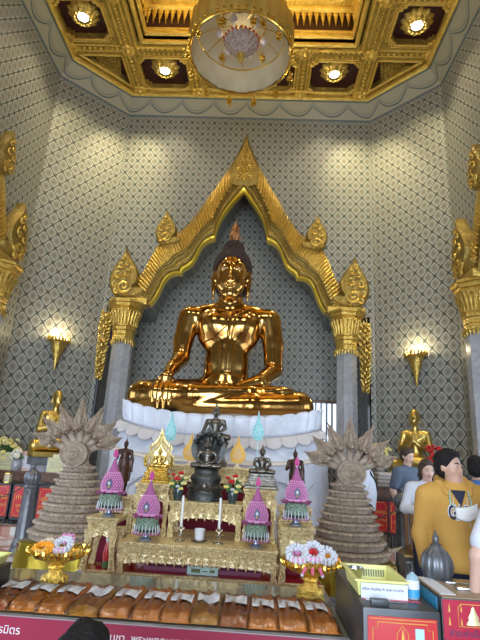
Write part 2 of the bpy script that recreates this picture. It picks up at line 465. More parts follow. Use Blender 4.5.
STRAW = mat('woven_straw', (.42, .33, .22), .7, 0, (.30, .22, .14), 60, .6, 80)
SILV = mat('silver', (.6, .62, .66), .2, 1)
BLUEP = mat('blue_label', (.06, .35, .60), .4)
PYEL = mat('pale_yellow_plastic', (.80, .80, .30), .35)
LAMPON = mat('lit_lamp', (1, .9, .6), .5, emit=(1, .82, .5), es=14)
LAMPW = mat('lit_downlight', (1, 1, 1), .5, emit=(1, .97, .88), es=12)
GTEXT = mat('gold_print', (.75, .48, .10), .5)
WTEXT = mat('white_print', (.80, .78, .78), .5)
NTEXT = mat('navy_print', (.03, .04, .12), .5)
LTRIM = mat('light_grey_edge', (.34, .28, .31), .4)
m_, nt_f, b_f = newmat('clear_wrap')
tr_ = nt_f.nodes.new('ShaderNodeBsdfTransparent'); gl_ = nt_f.nodes.new('ShaderNodeBsdfGlossy'); gl_.inputs['Roughness'].default_value = .12
mx_ = nt_f.nodes.new('ShaderNodeMixShader'); lw_ = nt_f.nodes.new('ShaderNodeFresnel'); lw_.inputs[0].default_value = 1.55
ns_ = noise(nt_f, 22, 4); bp_f = nt_f.nodes.new('ShaderNodeBump'); bp_f.inputs['Strength'].default_value = .9; bp_f.inputs['Distance'].default_value = .02
nt_f.links.new(ns_.outputs[0], bp_f.inputs['Height']); nt_f.links.new(bp_f.outputs[0], gl_.inputs['Normal']); nt_f.links.new(bp_f.outputs[0], lw_.inputs['Normal'])
nt_f.links.new(lw_.outputs[0], mx_.inputs[0]); nt_f.links.new(tr_.outputs[0], mx_.inputs[1]); nt_f.links.new(gl_.outputs[0], mx_.inputs[2]); nt_f.links.new(mx_.outputs[0], nt_f.nodes['Material Output'].inputs[0])
FILM = m_
def text(name, s, size, m, parent, loc, rot=(pi/2, 0, 0), ext=.001, align='CENTER', sx=1.0):
    cu = bpy.data.curves.new(name, 'FONT'); cu.body = s; cu.size = size; cu.extrude = ext; cu.align_x = align; cu.align_y = 'CENTER'
    t = bpy.data.objects.new('tmp_text', cu); COL.objects.link(t)
    bpy.context.view_layer.update()
    dg = bpy.context.evaluated_depsgraph_get()
    me = bpy.data.meshes.new_from_object(t.evaluated_get(dg)); bpy.data.objects.remove(t); bpy.data.curves.remove(cu)
    me.materials.clear(); me.materials.append(m); me.name = name
    o = bpy.data.objects.new(name, me); COL.objects.link(o); o.parent = parent; o.location = loc; o.rotation_euler = rot; o.scale = (sx, 1, 1)
    return o
# ================================================================== ROOM
A, Bc, W, HC = 3.41, 1.44, 11.5, 10.7
YB = -1.6
SX, SY = A+Bc, W-Bc
def diag(x, y, side, off=0.0):
    """point on the diagonal wall (side -1 left, +1 right) seen at a pixel"""
    d = ray(x, y); nx, ny = side*.70711, .70711
    k = (A*nx*side+W*ny) - off
    t = (k-(CX*nx))/(d.x*nx+d.y*ny)
    return CAM+d*t
def wall(name, pts, z0, z1, m, u0=0.0):
    mb = MB(); n = len(pts); L = [u0]
    for i in range(n-1): L.append(L[-1]+(Vector(pts[i+1])-Vector(pts[i])).length)
    for x, y in pts: mb.v += [(x, y, z0), (x, y, z1)]
    mb.f = [(2*i, 2*i+2, 2*i+3, 2*i+1) for i in range(n-1)]; mb.m = [0]*(n-1)
    # give it thickness outward
    o = struct(name, mb, m, smooth=False, fix=False)
    uvmap(o, lambda co: (L[min(range(n), key=lambda i: (Vector(pts[i])-Vector((co.x, co.y))).length)], co.z))
    sd = o.modifiers.new('thickness', 'SOLIDIFY'); sd.thickness = .15; sd.offset = 1 if False else -1
    return o
wall('wall_left_diagonal', [(-SX, SY), (-A, W)], 0, HC, WP)
wall('wall_right_diagonal', [(A, W), (SX, SY)], 0, HC, WP)
for s, nm in ((-1, 'left'), (1, 'right')):
    mb = MB()
    for y0, y1, z0, z1 in ((YB, 4.3, 0, HC), (8.1, SY, 0, HC), (4.3, 8.1, 4.0, HC)): mb.box(*sorted((s*SX, s*(SX+.15))), y0, y1, z0, z1)
    o = struct('wall_'+nm, mb, WP, smooth=False); uvmap(o, lambda co: (co.y, co.z))
# back wall behind the camera: two big doorways let the daylight in
mb = MB()
for x0, x1, z0, z1 in ((-SX, -4.1, 0, HC), (-2.0, -1.3, 0, 5.0), (1.3, 2.0, 0, 5.0), (4.1, SX, 0, HC), (-4.1, 4.1, 5.0, HC)): mb.box(x0, x1, YB-.3, YB, z0, z1)
o = struct('wall_back', mb, WP, smooth=False); uvmap(o, lambda co: (co.x, co.z))
mb = MB().box(-8, 8, -9, 15, -.12, 0); struct('floor', mb, FLOOR, smooth=False)
for s in (-1, 1): struct('trim_4' if s < 0 else 'trim_5', MB().box(*sorted((s*2.5, s*SX)), 8.95, 11.5, 0, .13), FLOOR, smooth=False)
# front wall with the arched opening -------------------------------------------------
def sy(px, Yv=11.3):  # arch contour points from the right half, mirrored
    return [(max(at(x, y, Y=Yv).x, 0), at(x, y, Y=Yv).z) for x, y in px]
INN = [(0, 8.30), (.13, 8.12), (.27, 7.93), (.40, 7.73), (.52, 7.52), (.61, 7.27), (.655, 7.05), (.67, 6.88), (.68, 6.88), (.78, 6.86), (.88, 6.80), (.97, 6.70), (1.04, 6.56), (1.10, 6.38), (1.17, 6.22), (1.27, 6.10), (1.38, 6.03), (1.43, 5.98), (1.44, 5.88), (1.52, 5.90), (1.63, 5.89), (1.73, 5.84), (1.82, 5.74), (1.89, 5.60), (1.94, 5.44), (2.0, 5.28), (2.07, 5.15), (2.17, 5.03)]
OUT = [(0, 9.55), (.12, 9.28), (.24, 9.02), (.36, 8.80), (.50, 8.55), (.63, 8.30), (.76, 8.06), (.86, 7.88), (.92, 7.78), (1.03, 7.58), (1.15, 7.38), (1.27, 7.18), (1.36, 7.02), (1.44, 6.92), (1.56, 6.82), (1.70, 6.75), (1.83, 6.68), (1.95, 6.60), (2.03, 6.50), (2.10, 6.38), (2.17, 6.24), (2.24, 6.08), (2.30, 5.92), (2.36, 5.74), (2.44, 5.58), (2.52, 5.42), (2.58, 5.22), (2.62, 5.03)]
NI = len(INN)
MID = [((a[0]*.45+b[0]*.55), (a[1]*.45+b[1]*.55)) for a, b in zip(INN, OUT)]
right = [(3.29, 0), (3.29, 5.03)] + MID[::-1]
opening = [(-x, z) for x, z in right[:-1]] + right[::-1]        # left foot ... apex ... right foot
poly = opening + [(A, 0), (A, HC), (-A, HC), (-A, 0)]
mb = MB().prism(poly, W, W+.15)
o = struct('wall_front', mb, WP, smooth=False); uvmap(o, lambda co: (co.x, co.z))
# niche behind the arch: marble jambs, papered soffit, papered inner wall
mb = MB()
for s in (-1, 1): mb.box(*(sorted((s*3.29, s*3.41))), W+.002, 13.05, 0, 5.15)
mb.box(-3.41, -2.35, W+.16, 13.05, 5.031, 5.15); mb.box(2.35, 3.41, W+.16, 13.05, 5.031, 5.15)
struct('wall_niche_sides', mb, DMARB, smooth=False)
mb = MB(); mid2 = [(-x, z) for x, z in MID[::-1][:-1]]+MID[::1]
mid2 = [(-x, z) for x, z in MID[::-1]][:-1] + MID
for x, z in mid2: mb.v += [(x, W+.15, z), (x, 13.0, z)]
mb.f = [(2*i, 2*i+1, 2*i+3, 2*i+2) for i in range(len(mid2)-1)]; mb.m = [0]*len(mb.f)
o = struct('wall_niche_soffit', mb, WP, smooth=False); uvmap(o, lambda co: (co.y, co.z))
wx0, wx1, wz0, wz1 = 1.95, 3.05, 2.0, 3.02
mb = MB()
for a in ((-3.45, wx0, 0, 9.2), (wx1, 3.45, 0, 9.2), (wx0, wx1, 0, wz0), (wx0, wx1, wz1, 9.2)): mb.box(a[0], a[1], 13, 13.12, a[2], a[3])
o = struct('wall_niche_back', mb, WP, smooth=False); uvmap(o, lambda co: (co.x, co.z))
# low barred window of the niche
win = MB().box(wx0, wx1, 13.10, 13.14, wz0, wz1); w_ = struct('window_1', win, mat('bright_window_pane', (.7, .8, .9), .3, emit=(.72, .85, 1), es=1.6), smooth=False)
fr = MB().box(wx0-.06, wx1+.06, 12.93, 13.02, wz1, wz1+.07).box(wx0-.06, wx1+.06, 12.9, 13.02, wz0-.06, wz0)
fr.build('window_frame', WOOD, w_, smooth=False)
for i in range(8):
    x = wx0+.05+i*.143
    MB().box(x, x+.05, 12.96, 13.0, wz0, wz1).build('window_bar', DARKM if i % 1 else GMARB, w_, smooth=False)
# ---------------------------------------------------------------- cornice and ceiling
def ring_pts(d):   # octagon outline inset by d (the front half bends, the back is square)
    k = d*math.tan(pi/8)
    return [(-SX+d, YB+d), (-SX+d, SY-k), (-A+k, W-d), (A-k, W-d), (SX-d, SY-k), (SX-d, YB+d)]
mb = MB(); lo = ring_pts(0.0); hi = ring_pts(.34); U = [0]
for i in range(5): U.append(U[-1]+(Vector(lo[i+1])-Vector(lo[i])).length)
uvs = []
for i in range(5):
    b = len(mb.v); mb.v += [(*lo[i], HC), (*lo[i+1], HC), (*hi[i+1], HC+.42), (*hi[i], HC+.42)]; mb.f.append((b, b+1, b+2, b+3)); mb.m.append(0)
    uvs += [(U[i], 0), (U[i+1], 0), (U[i+1], 1), (U[i], 1)]
o = struct('trim_1', mb, CORN, smooth=False, fix=False)
uv = o.data.uv_layers.new(name='uv')
for l in o.data.loops: uv.data[l.index].uv = uvs[l.vertex_index]
def notch(x0, x1, y0, y1, c=.15):
    h = c/2
    P = []
    for (cx_, cy_, sx_, sy_) in ((x0, y0, 1, 1), (x1, y0, -1, 1), (x1, y1, -1, -1), (x0, y1, 1, -1)):
        q = [(cx_, cy_+sy_*c), (cx_+sx_*h, cy_+sy_*c), (cx_+sx_*h, cy_+sy_*h), (cx_+sx_*c, cy_+sy_*h), (cx_+sx_*c, cy_)]
        if sx_*sy_ < 0: q = q[::-1]
        P += q
    return P
YC = 7.1
holes = []
rows = [(-2.86, -1.60, 9.92, 11.02), (-1.22, -.12, 9.94, 11.0), (.12, 1.22, 9.94, 11.0), (1.60, 2.86, 9.92, 11.02)]
for s in (-1, 1):
    for y0 in (8.3, 7.0, 5.7, 4.4): rows.append((*sorted((s*4.45, s*3.35)), y0, y0+1.08))
rows += [(-4.45, -3.35, -.8, 4.1), (3.35, 4.45, -.8, 4.1), (-2.83, 2.83, -.8, 4.1)]
holes = [notch(*r) for r in rows]
big = (-2.62, 2.62, 4.75, 9.42)
tris = []
for s in (-1, 1): tris.append([(s*4.32, 9.86), (s*3.24, 9.86), (s*3.24, 10.92)])
ceil_out = ring_pts(.30)
Z0, Z1 = 11.22, 11.42
polys = [ceil_out]+holes+[[(big[0], big[2]), (big[1], big[2]), (big[1], big[3]), (big[0], big[3])]]+tris
flat = [p for q in polys for p in q]
tri = tessellate_polygon([[Vector((p[0], p[1], 0)) for p in q] for q in polys])
mb = MB(); mb.add([(p[0], p[1], Z0) for p in flat], tri)
for q in polys[1:]:
    n = len(q); b = len(mb.v); mb.v += [(p[0], p[1], Z0) for p in q]+[(p[0], p[1], Z1) for p in q]
    mb.f += [(b+i, b+(i+1) % n, b+n+(i+1) % n, b+n+i) for i in range(n)]; mb.m += [0]*n
def moulding(mb, q, r, z, closed=True):
    q = [Vector((p[0], p[1], z)) for p in q]; n = len(q)
    for i in range(n if closed else n-1):
        a, b_ = q[i], q[(i+1) % n]; mb.tube([a, b_], r, 6)
gb = MB(); keep = mb; mb = gb
for q in holes+tris: moulding(mb, q, .032, Z0)
for q in holes[:12]:
    cx_ = sum(p[0] for p in q)/len(q); cy_ = sum(p[1] for p in q)/len(q)
    moulding(mb, [(cx_+(p[0]-cx_)*1.12, cy_+(p[1]-cy_)*1.12) for p in q], .012, Z0)
moulding(mb, [(big[0], big[2]), (big[1], big[2]), (big[1], big[3]), (big[0], big[3])], .06, Z0)
moulding(mb, [(big[0]-.18, big[2]-.18), (big[1]+.18, big[2]-.18), (big[1]+.18, big[3]+.18), (big[0]-.18, big[3]+.18)], .03, Z0)
ox = ring_pts(.36); moulding(mb, ox[1:5], .07, Z0-.06, False)
ox = ring_pts(.52); moulding(mb, ox[1:5], .03, Z0, False)
moulding(mb, ring_pts(.36)[:2], .07, Z0-.06, False); moulding(mb, ring_pts(.36)[4:], .07, Z0-.06, False)
for s in (-1, 1):
    for x in (1.30, 1.54, 2.92, 3.16): mb.tube([(s*x, 9.85, Z0), (s*x, 11.08, Z0)], .02, 6)
    for x in (3.16, 2.92): mb.tube([(s*x, 4.4, Z0), (s*x, 9.5, Z0)], .022, 6)
    for y in (9.55, 9.72, 8.12, 8.26): mb.tube([(s*3.2, y, Z0), (s*4.55, y, Z0)], .02, 6)
    for i in range(16):
        mb.ball((s*3.04, 8.35+i*.085, Z0-.01), .026, 6); mb.ball((s*4.55, 8.35+i*.085, Z0-.01), .026, 6)
mb = keep; mb.merge(gb, 1)
o = struct('trim_2', mb, [GCEIL, GCEILB], smooth=False)
# leafy bosses where beams cross, and a bead row along the beams
bs = MB()
for s in (-1, 1):
    for x, y in ((s*3.04, 9.68), (s*1.42, 9.68), (s*3.04, 8.19+.01), (s*1.42, 11.08), (s*3.04, 11.06), (s*4.5, 9.63), (s*3.04, 6.9), (s*4.5, 8.2)):
        for k in range(8): bs.ball((x+.12*cos(k*pi/4), y+.12*sin(k*pi/4), Z0-.02), (.075, .075, .06), 6)
        bs.ball((x, y, Z0-.04), .09, 8)
for s in (-1, 1):
    for i in range(40):
        for x, y in ((s*(4.30-i*.03), 9.98+i*.03),): bs.ball((x, y+.12, Z0-.01), .028, 6)
    for i in range(9):
        for x in (s*1.42, s*3.04): bs.ball((x, 9.9+i*.13, Z0-.01), .045, 6)
        bs.ball((s*(3.3+i*.14), 9.64, Z0-.01), .045, 6); bs.ball((s*(3.3+i*.14), 8.2, Z0-.01), .045, 6)
for i in range(48): bs.ball((-2.9+i*.125, 9.62, Z0-.01), .045, 6); bs.ball((-2.9+i*.125, 9.78, Z0-.01), .03, 6)
for i in range(50): bs.ball((-3.05+i*.125, 11.12, Z0-.03), .04, 6)
bo = struct('trim_3', bs, GCEILB)
# maroon coffer grounds
mb = MB()
for q in holes+tris:
    t = tessellate_polygon([[Vector((p[0], p[1], 0)) for p in q]]); mb.add([(p[0], p[1], Z1) for p in q], t)
ce = struct('ceiling', mb, MAROON, smooth=False, fix=False)
ng = MB()
for q in tris:   # carved triangle in each corner coffer
    cx_ = sum(p[0] for p in q)/3; cy_ = sum(p[1] for p in q)/3
    s = 1 if cx_ > 0 else -1
    for i in range(7):
        for j in range(7-i):
            ng.ball((s*(3.36+i*.1+j*.03), 9.98+j*.11+i*.02, Z1-.03), (.06, .06, .05), 6)
ng.build('corner_carving', GCEIL, ce)
# raised central coffer with hanging lotus fringe
mb = MB(); zt = 12.25
for x0, x1, y0, y1 in ((big[0]-.1, big[0], big[2], big[3]), (big[1], big[1]+.1, big[2], big[3]), (big[0], big[1], big[3], big[3]+.1), (big[0], big[1], big[2]-.1, big[2])): mb.box(x0, x1, y0, y1, Z0, zt)
mb.build('coffer_side', MAROON, ce, smooth=False)
MB().box(big[0]-.1, big[1]+.1, big[2]-.1, big[3]+.1, zt, zt+.08).build('coffer_top', GCEIL, ce, smooth=False)
fb = MB()
def pend(fb, x, y, along):
    z = zt-.06
    for k, (dz, w) in enumerate(((0, .085), (-.1, .07), (-.19, .05), (-.27, .035), (-.36, .018))):
        fb.ball((x, y, z+dz), (w if along == 'x' else .04, .04 if along == 'x' else w, .075), 6)
    fb.ball((x, y, z-.44), .014, 4)
x = big[0]+.08
while x < big[1]: pend(fb, x, big[3]-.06, 'x'); x += .155
y = big[2]+.1
while y < big[3]-.1:
    pend(fb, big[0]+.06, y, 'y'); pend(fb, big[1]-.06, y, 'y'); y += .155
fb.build('lotus_fringe', GCEILB, ce)
mb = MB()
for z, r in ((zt-.03, .07), (Z0+.18, .07), (Z0+.32, .035)):
    i = .08
    q = [Vector((big[0]+i, big[2]+i, z)), Vector((big[1]-i, big[2]+i, z)), Vector((big[1]-i, big[3]-i, z)), Vector((big[0]+i, big[3]-i, z))]
    for k in range(4): mb.tube([q[k], q[(k+1) % 4]], r, 6)
mb.build('coffer_moulding', GCEILB, ce)
# downlights in the coffers
def downlight(x, y, label):
    t = thing('ceiling_light', label, 'ceiling light', (x, y, Z1), 0, 'round downlights in the ceiling coffers')
    wob = lambda a, z: 1+.07*cos(a*12)
    MB().lathe([(.17, -.16), (.20, -.19), (.24, -.16), (.27, -.09), (.30, -.08), (.34, -.03), (.36, 0)], n=96, wob=wob, cap=False).build('rosette', GCEILB, t)
    MB().lathe([(.125, -.13), (.155, -.15), (.175, -.15), (.18, -.08), (.17, 0)], n=32, cap=False).build('trim_ring', GOLDD, t)
    MB().lathe([(.0001, -.125), (.13, -.12), (.135, -.10), (.0001, -.095)], n=24).build('lamp', LAMPW, t)
    return t
downlight(-3.9, 8.83, 'round lit downlight in gold rosette, upper left coffer')
downlight(-2.24, 10.42, 'round lit downlight in gold rosette, left coffer next to front wall')
downlight(2.24, 10.42, 'round lit downlight in gold rosette, right coffer next to front wall')
downlight(3.9, 8.9, 'round lit downlight in gold rosette, upper right coffer')
# ---------------------------------------------------------------- carved arch
def spiral(cx_, cz_, r0, turns, a0, dirn=1, n=26, k=.12):
    return [(cx_+r0*(1-.82*i/n)*cos(a0+dirn*turns*2*pi*i/n), cz_+r0*(1-.82*i/n)*sin(a0+dirn*turns*2*pi*i/n)) for i in range(n+1)]
def bez(P, n=10):   # Catmull-Rom through points
    out = []; m = len(P)
    for i in range(m-1):
        p0, p1, p2, p3 = P[max(i-1, 0)], P[i], P[i+1], P[min(i+2, m-1)]
        for j in range(n):
            t = j/n
            out.append(tuple(.5*((2*p1[k])+(-p0[k]+p2[k])*t+(2*p0[k]-5*p1[k]+4*p2[k]-p3[k])*t*t+(-p0[k]+3*p1[k]-3*p2[k]+p3[k])*t**3) for k in range(len(p1))))
    out.append(tuple(P[-1])); return out
def arch():
    t = thing('carved_arch', 'tall gilded pointed arch of flame carving framing the big golden Buddha', 'arch', (0, 11.45, 0))
    full_i = [(-x, z) for x, z in INN[::-1]][:-1]+INN; full_o = [(-x, z) for x, z in OUT[::-1]][:-1]+OUT
    def band(prof):
        mb = MB(); m = len(prof); n = len(full_i)
        for (a, b) in zip(full_i, full_o):
            for s_, d in prof: mb.v.append((a[0]+(b[0]-a[0])*s_, -d, a[1]+(b[1]-a[1])*s_))
        mb.f = [(i*m+j, i*m+j+1, (i+1)*m+j+1, (i+1)*m+j) for i in range(n-1) for j in range(m-1)]; mb.m = [0]*len(mb.f)
        return mb
    band([(.03, -.1), (.02, .02), (0, .13), (.02, .18), (.07, .20), (.10, .18), (.105, .12)]).build('inner_lip', GOLDS, t, angle=60)
    mo_ = band([(.10, .08), (.11, .17), (.16, .24), (.24, .25), (.30, .20), (.33, .14), (.36, .15), (.40, .19), (.44, .20), (.48, .16), (.50, .08)])
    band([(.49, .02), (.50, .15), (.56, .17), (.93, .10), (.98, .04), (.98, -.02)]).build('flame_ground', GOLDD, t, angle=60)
    # dotted bead rows following the moulding
    bd = MB(); n = len(full_i)
    for i in range(n-1):
        for q in range(3):
            f = q/3; a = [full_i[i][k]*(1-f)+full_i[i+1][k]*f for k in (0, 1)]; b = [full_o[i][k]*(1-f)+full_o[i+1][k]*f for k in (0, 1)]
            bd.ball((a[0]+(b[0]-a[0])*.345, -.18, a[1]+(b[1]-a[1])*.345), .02, 5)
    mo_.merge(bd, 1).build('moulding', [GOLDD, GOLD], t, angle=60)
    fl = MB()    # slanting flame leaves
    for i in range(0, NI-1):
        for f in ((0., .5) if i < 14 else (0., .5)):
            a = [INN[i][k]*(1-f)+INN[i+1][k]*f for k in (0, 1)]; b = [OUT[i][k]*(1-f)+OUT[i+1][k]*f for k in (0, 1)]
            if b[0] < .22: continue
            p = Vector((a[0]+(b[0]-a[0])*.56, a[1]+(b[1]-a[1])*.56)); q = Vector((b[0], b[1]+.05)) + Vector((0, .14))
            for s in (-1, 1):
                m_ = (p+q)/2+Vector((.03, .02))
                fl.tube([(s*p.x, -.20, p.y), (s*m_.x, -.215, m_.y), (s*(q.x+.02), -.17, q.y-.02), (s*(q.x+.015), -.13, q.y+.09)], [.036, .046, .032, .006], 6, flat=1)
    fl.build('flame_leaves', GOLD, t)
    # apex spire
    ap = [(0, 10.02), (.05, 9.85), (.10, 9.66), (.19, 9.45), (.29, 9.2), (.38, 8.98), (.42, 8.75), (.36, 8.5), (.2, 8.4), (0, 8.42)]
    ap = ap+[(-x, z) for x, z in ap[-2:0:-1]]
    o = MB().prism(ap, -.24, -.02, bev=.22).build('apex_spire', GOLDD, t)
    d = MB()
    for s in (-1, 1):
        for (cx_, cz_, r) in ((.14, 8.62, .12), (.15, 8.86, .10), (.10, 9.07, .08), (.07, 9.24, .06)):
            sp = spiral(s*cx_, cz_, r, 1.1, pi/2, s); d.tube([(x, -.335, z) for x, z in sp], .022, 5)
    d.tube([(0, -.335, 8.5), (0, -.335, 9.0), (0, -.335, 9.5), (0, -.3, 9.9)], [.03, .05, .03, .008], 6)
    d.build('apex_scrollwork', GOLD, d_ if False else t)
    # flame-shaped volute leaves
    def leaf(cx_, cz_, sc, s, name='volute_leaf'):
        P = [(.06, 1.30), (.12, 1.05), (.24, .80), (.33, .52), (.33, .22), (.22, -.04), (.0, -.16), (-.25, -.12), (-.42, -.02), (-.44, .10), (-.30, .10), (-.17, .14), (-.27, .34), (-.26, .60), (-.12, .90), (.0, 1.12)]
        B = bez(P+[P[0]], 4)[:-1]
        q = [(s*(cx_+(x*1.22-.03)*sc), cz_+z*sc) for x, z in B]
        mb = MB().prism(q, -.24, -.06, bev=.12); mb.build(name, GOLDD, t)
        d = MB()
        sp = spiral(s*(cx_-.02*sc), cz_+.16*sc, .19*sc, 1.35, pi if s > 0 else 0, s)
        d.tube([(x, -.325, z) for x, z in sp], .032*sc+.008, 6)
        for (ox_, oz, r) in ((.14, .46, .12), (-.06, .52, .12), (.08, .72, .09), (-.05, .80, .07), (.04, .95, .06), (.2, .2, .09), (.14, .02, .09), (-.1, -.04, .08)):
            sp = spiral(s*(cx_+ox_*sc), cz_+oz*sc, r*sc, 1.0, pi/2, -s if ox_ > .03 else s, 14)
            d.tube([(x, -.318, z) for x, z in sp], .028*sc, 5)
        d.build('scrollwork', GOLD, t.children[-1] if t.children else t)
    for s in (-1, 1):
        leaf(1.93, 6.72, .70, s)
        leaf(2.86, 5.28, .96, s)
        MB().box(*sorted((s*2.2, s*3.12)), -.34, .0, 4.98, 5.14, ch=.02).build('impost_block', GOLD, t)
    return t
arch0 = arch()
def pillar(loc, label):
    t = thing('marble_pillar', label, 'pillar', loc, 0, None)
    MB().lathe([(.30, 0), (.30, .3), (.255, .36), (.245, 4.2)], n=8, a0=pi/8).build('shaft', GMARB, t, smooth=False)
    cap = MB().lathe([(.25, 4.02), (.265, 4.1), (.27, 4.16), (.255, 4.2), (.27, 4.28), (.30, 4.30), (.30, 4.36), (.275, 4.40), (.285, 4.5), (.33, 4.72), (.38, 4.80), (.37, 4.84), (.42, 4.86), (.42, 4.93), (.47, 4.95), (.47, 5.00)], n=8, a0=pi/8)
    cap.build('capital', GOLD, t, smooth=False)
    d = MB()
    for k in range(24):
        a = 2*pi*k/24
        d.tube([(.265*cos(a), .265*sin(a), 4.06), (.275*cos(a), .275*sin(a), 4.0), (.262*cos(a), .262*sin(a), 3.93)], [.03, .028, .004], 5)
        d.tube([(.28*cos(a), .28*sin(a), 4.42), (.31*cos(a), .31*sin(a), 4.6), (.37*cos(a), .37*sin(a), 4.76)], [.02, .035, .02], 5)
    d.build('capital_leaves', GOLD, t)
    return t
pl = pillar((-2.70, 11.22, 0), 'octagonal grey marble pillar with gilded capital, left foot of the central arch')
pr_ = cp(pl, (2.66, 11.22, 0), label='octagonal grey marble pillar with gilded capital, right foot of the central arch')
# the same arch on each side wall, only its far end in view
for s, nm in ((-1, 'left'), (1, 'right')):
    Xs = s*(SX-.03); Ym = 6.22
    a2 = cp(arch0, (Xs, Ym, 0), -s*pi/2, label='gilded flame arch cut by the %s edge of the photo, on the %s side wall' % (nm, nm)); 
    cp(pl, (Xs-s*.08, Ym+2.70, 0), label='marble pillar with gilded capital carrying the arch on the %s side wall' % nm)
# hanging gilded foliage on tall poles beside the pillars
def garland(loc, label):
    t = thing('gilded_tree', label, 'ornament', loc)
    MB().tube([(0, 0, 0), (0, 0, 3.1)], .035, 8).build('pole', DARKM, t)
    MB().lathe([(.14, 0), (.14, .04), (.05, .1)], n=16).build('base', DARKM, t)
    d = MB(); rnd = random.Random(3)
    for i in range(120):
        z = 3.0+1.55*(i/120); a = i*2.4; r = .05*sin(pi*min(1, .15+.85*(1-(i/120)*.8)))*(.8+.5*rnd.random())+.015
        c = Vector((r*cos(a), r*sin(a), z)); n = Vector((cos(a), sin(a), .4+rnd.random()*.5))
        d.tube([c-n*.02, c+n*.04, c+n*.075+Vector((0, 0, .03))], [.014, .036, .006], 5)
    d.tube([(0, 0, 3), (0, 0, 4.5)], .02, 5)
    d.tube([(0, 0, 4.5), (.05, 0, 4.62), (.02, 0, 4.75)], [.02, .014, .004], 5)
    d.build('foliage', GOLD, t)
garland((-2.95, 10.52, 0), 'gilded leaf garland on dark pole, left of left pillar')
garland((2.95, 10.52, 0), 'gilded leaf garland on dark pole, right of right pillar')
# sconces
def sconce(p, rz, label):
    t = thing('wall_sconce', label, 'wall lamp', p, rz, 'gilded cone sconces on the diagonal walls'); t.scale = (1.15, 1.15, 1.12)
    n = 24; prof = [(.01, -.62), (.03, -.56), (.022, -.5), (.055, -.44), (.045, -.40), (.085, -.33), (.075, -.29), (.12, -.2), (.115, -.16), (.17, -.06), (.205, -.02), (.20, .0)]
    mb = MB(); mb.lathe(prof, n=32, sq=.8)
    mb.build('cone', GOLD, t, loc=(0, -.1, 0))
    cr = MB()
    for k in range(20):
        a = 2*pi*k/20; cr.tube([(.2*cos(a), -.1+.16*sin(a), -.03), (.215*cos(a), -.1+.175*sin(a), .03), (.22*cos(a), -.1+.18*sin(a), .075)], [.028, .024, .004], 5)
    cr.build('crown_rim', GOLD, t)
    MB().ball((0, -.1, .02), (.06, .06, .07), 10).build('bulb', LAMPON, t)
    return t
SCL = diag(57, 341, -1); SCR = diag(418, 356, 1)
sconce(SCL, pi/4, 'gilded cone sconce glowing on the left diagonal wall'); sconce(SCR, -pi/4, 'gilded cone sconce glowing on the right diagonal wall')
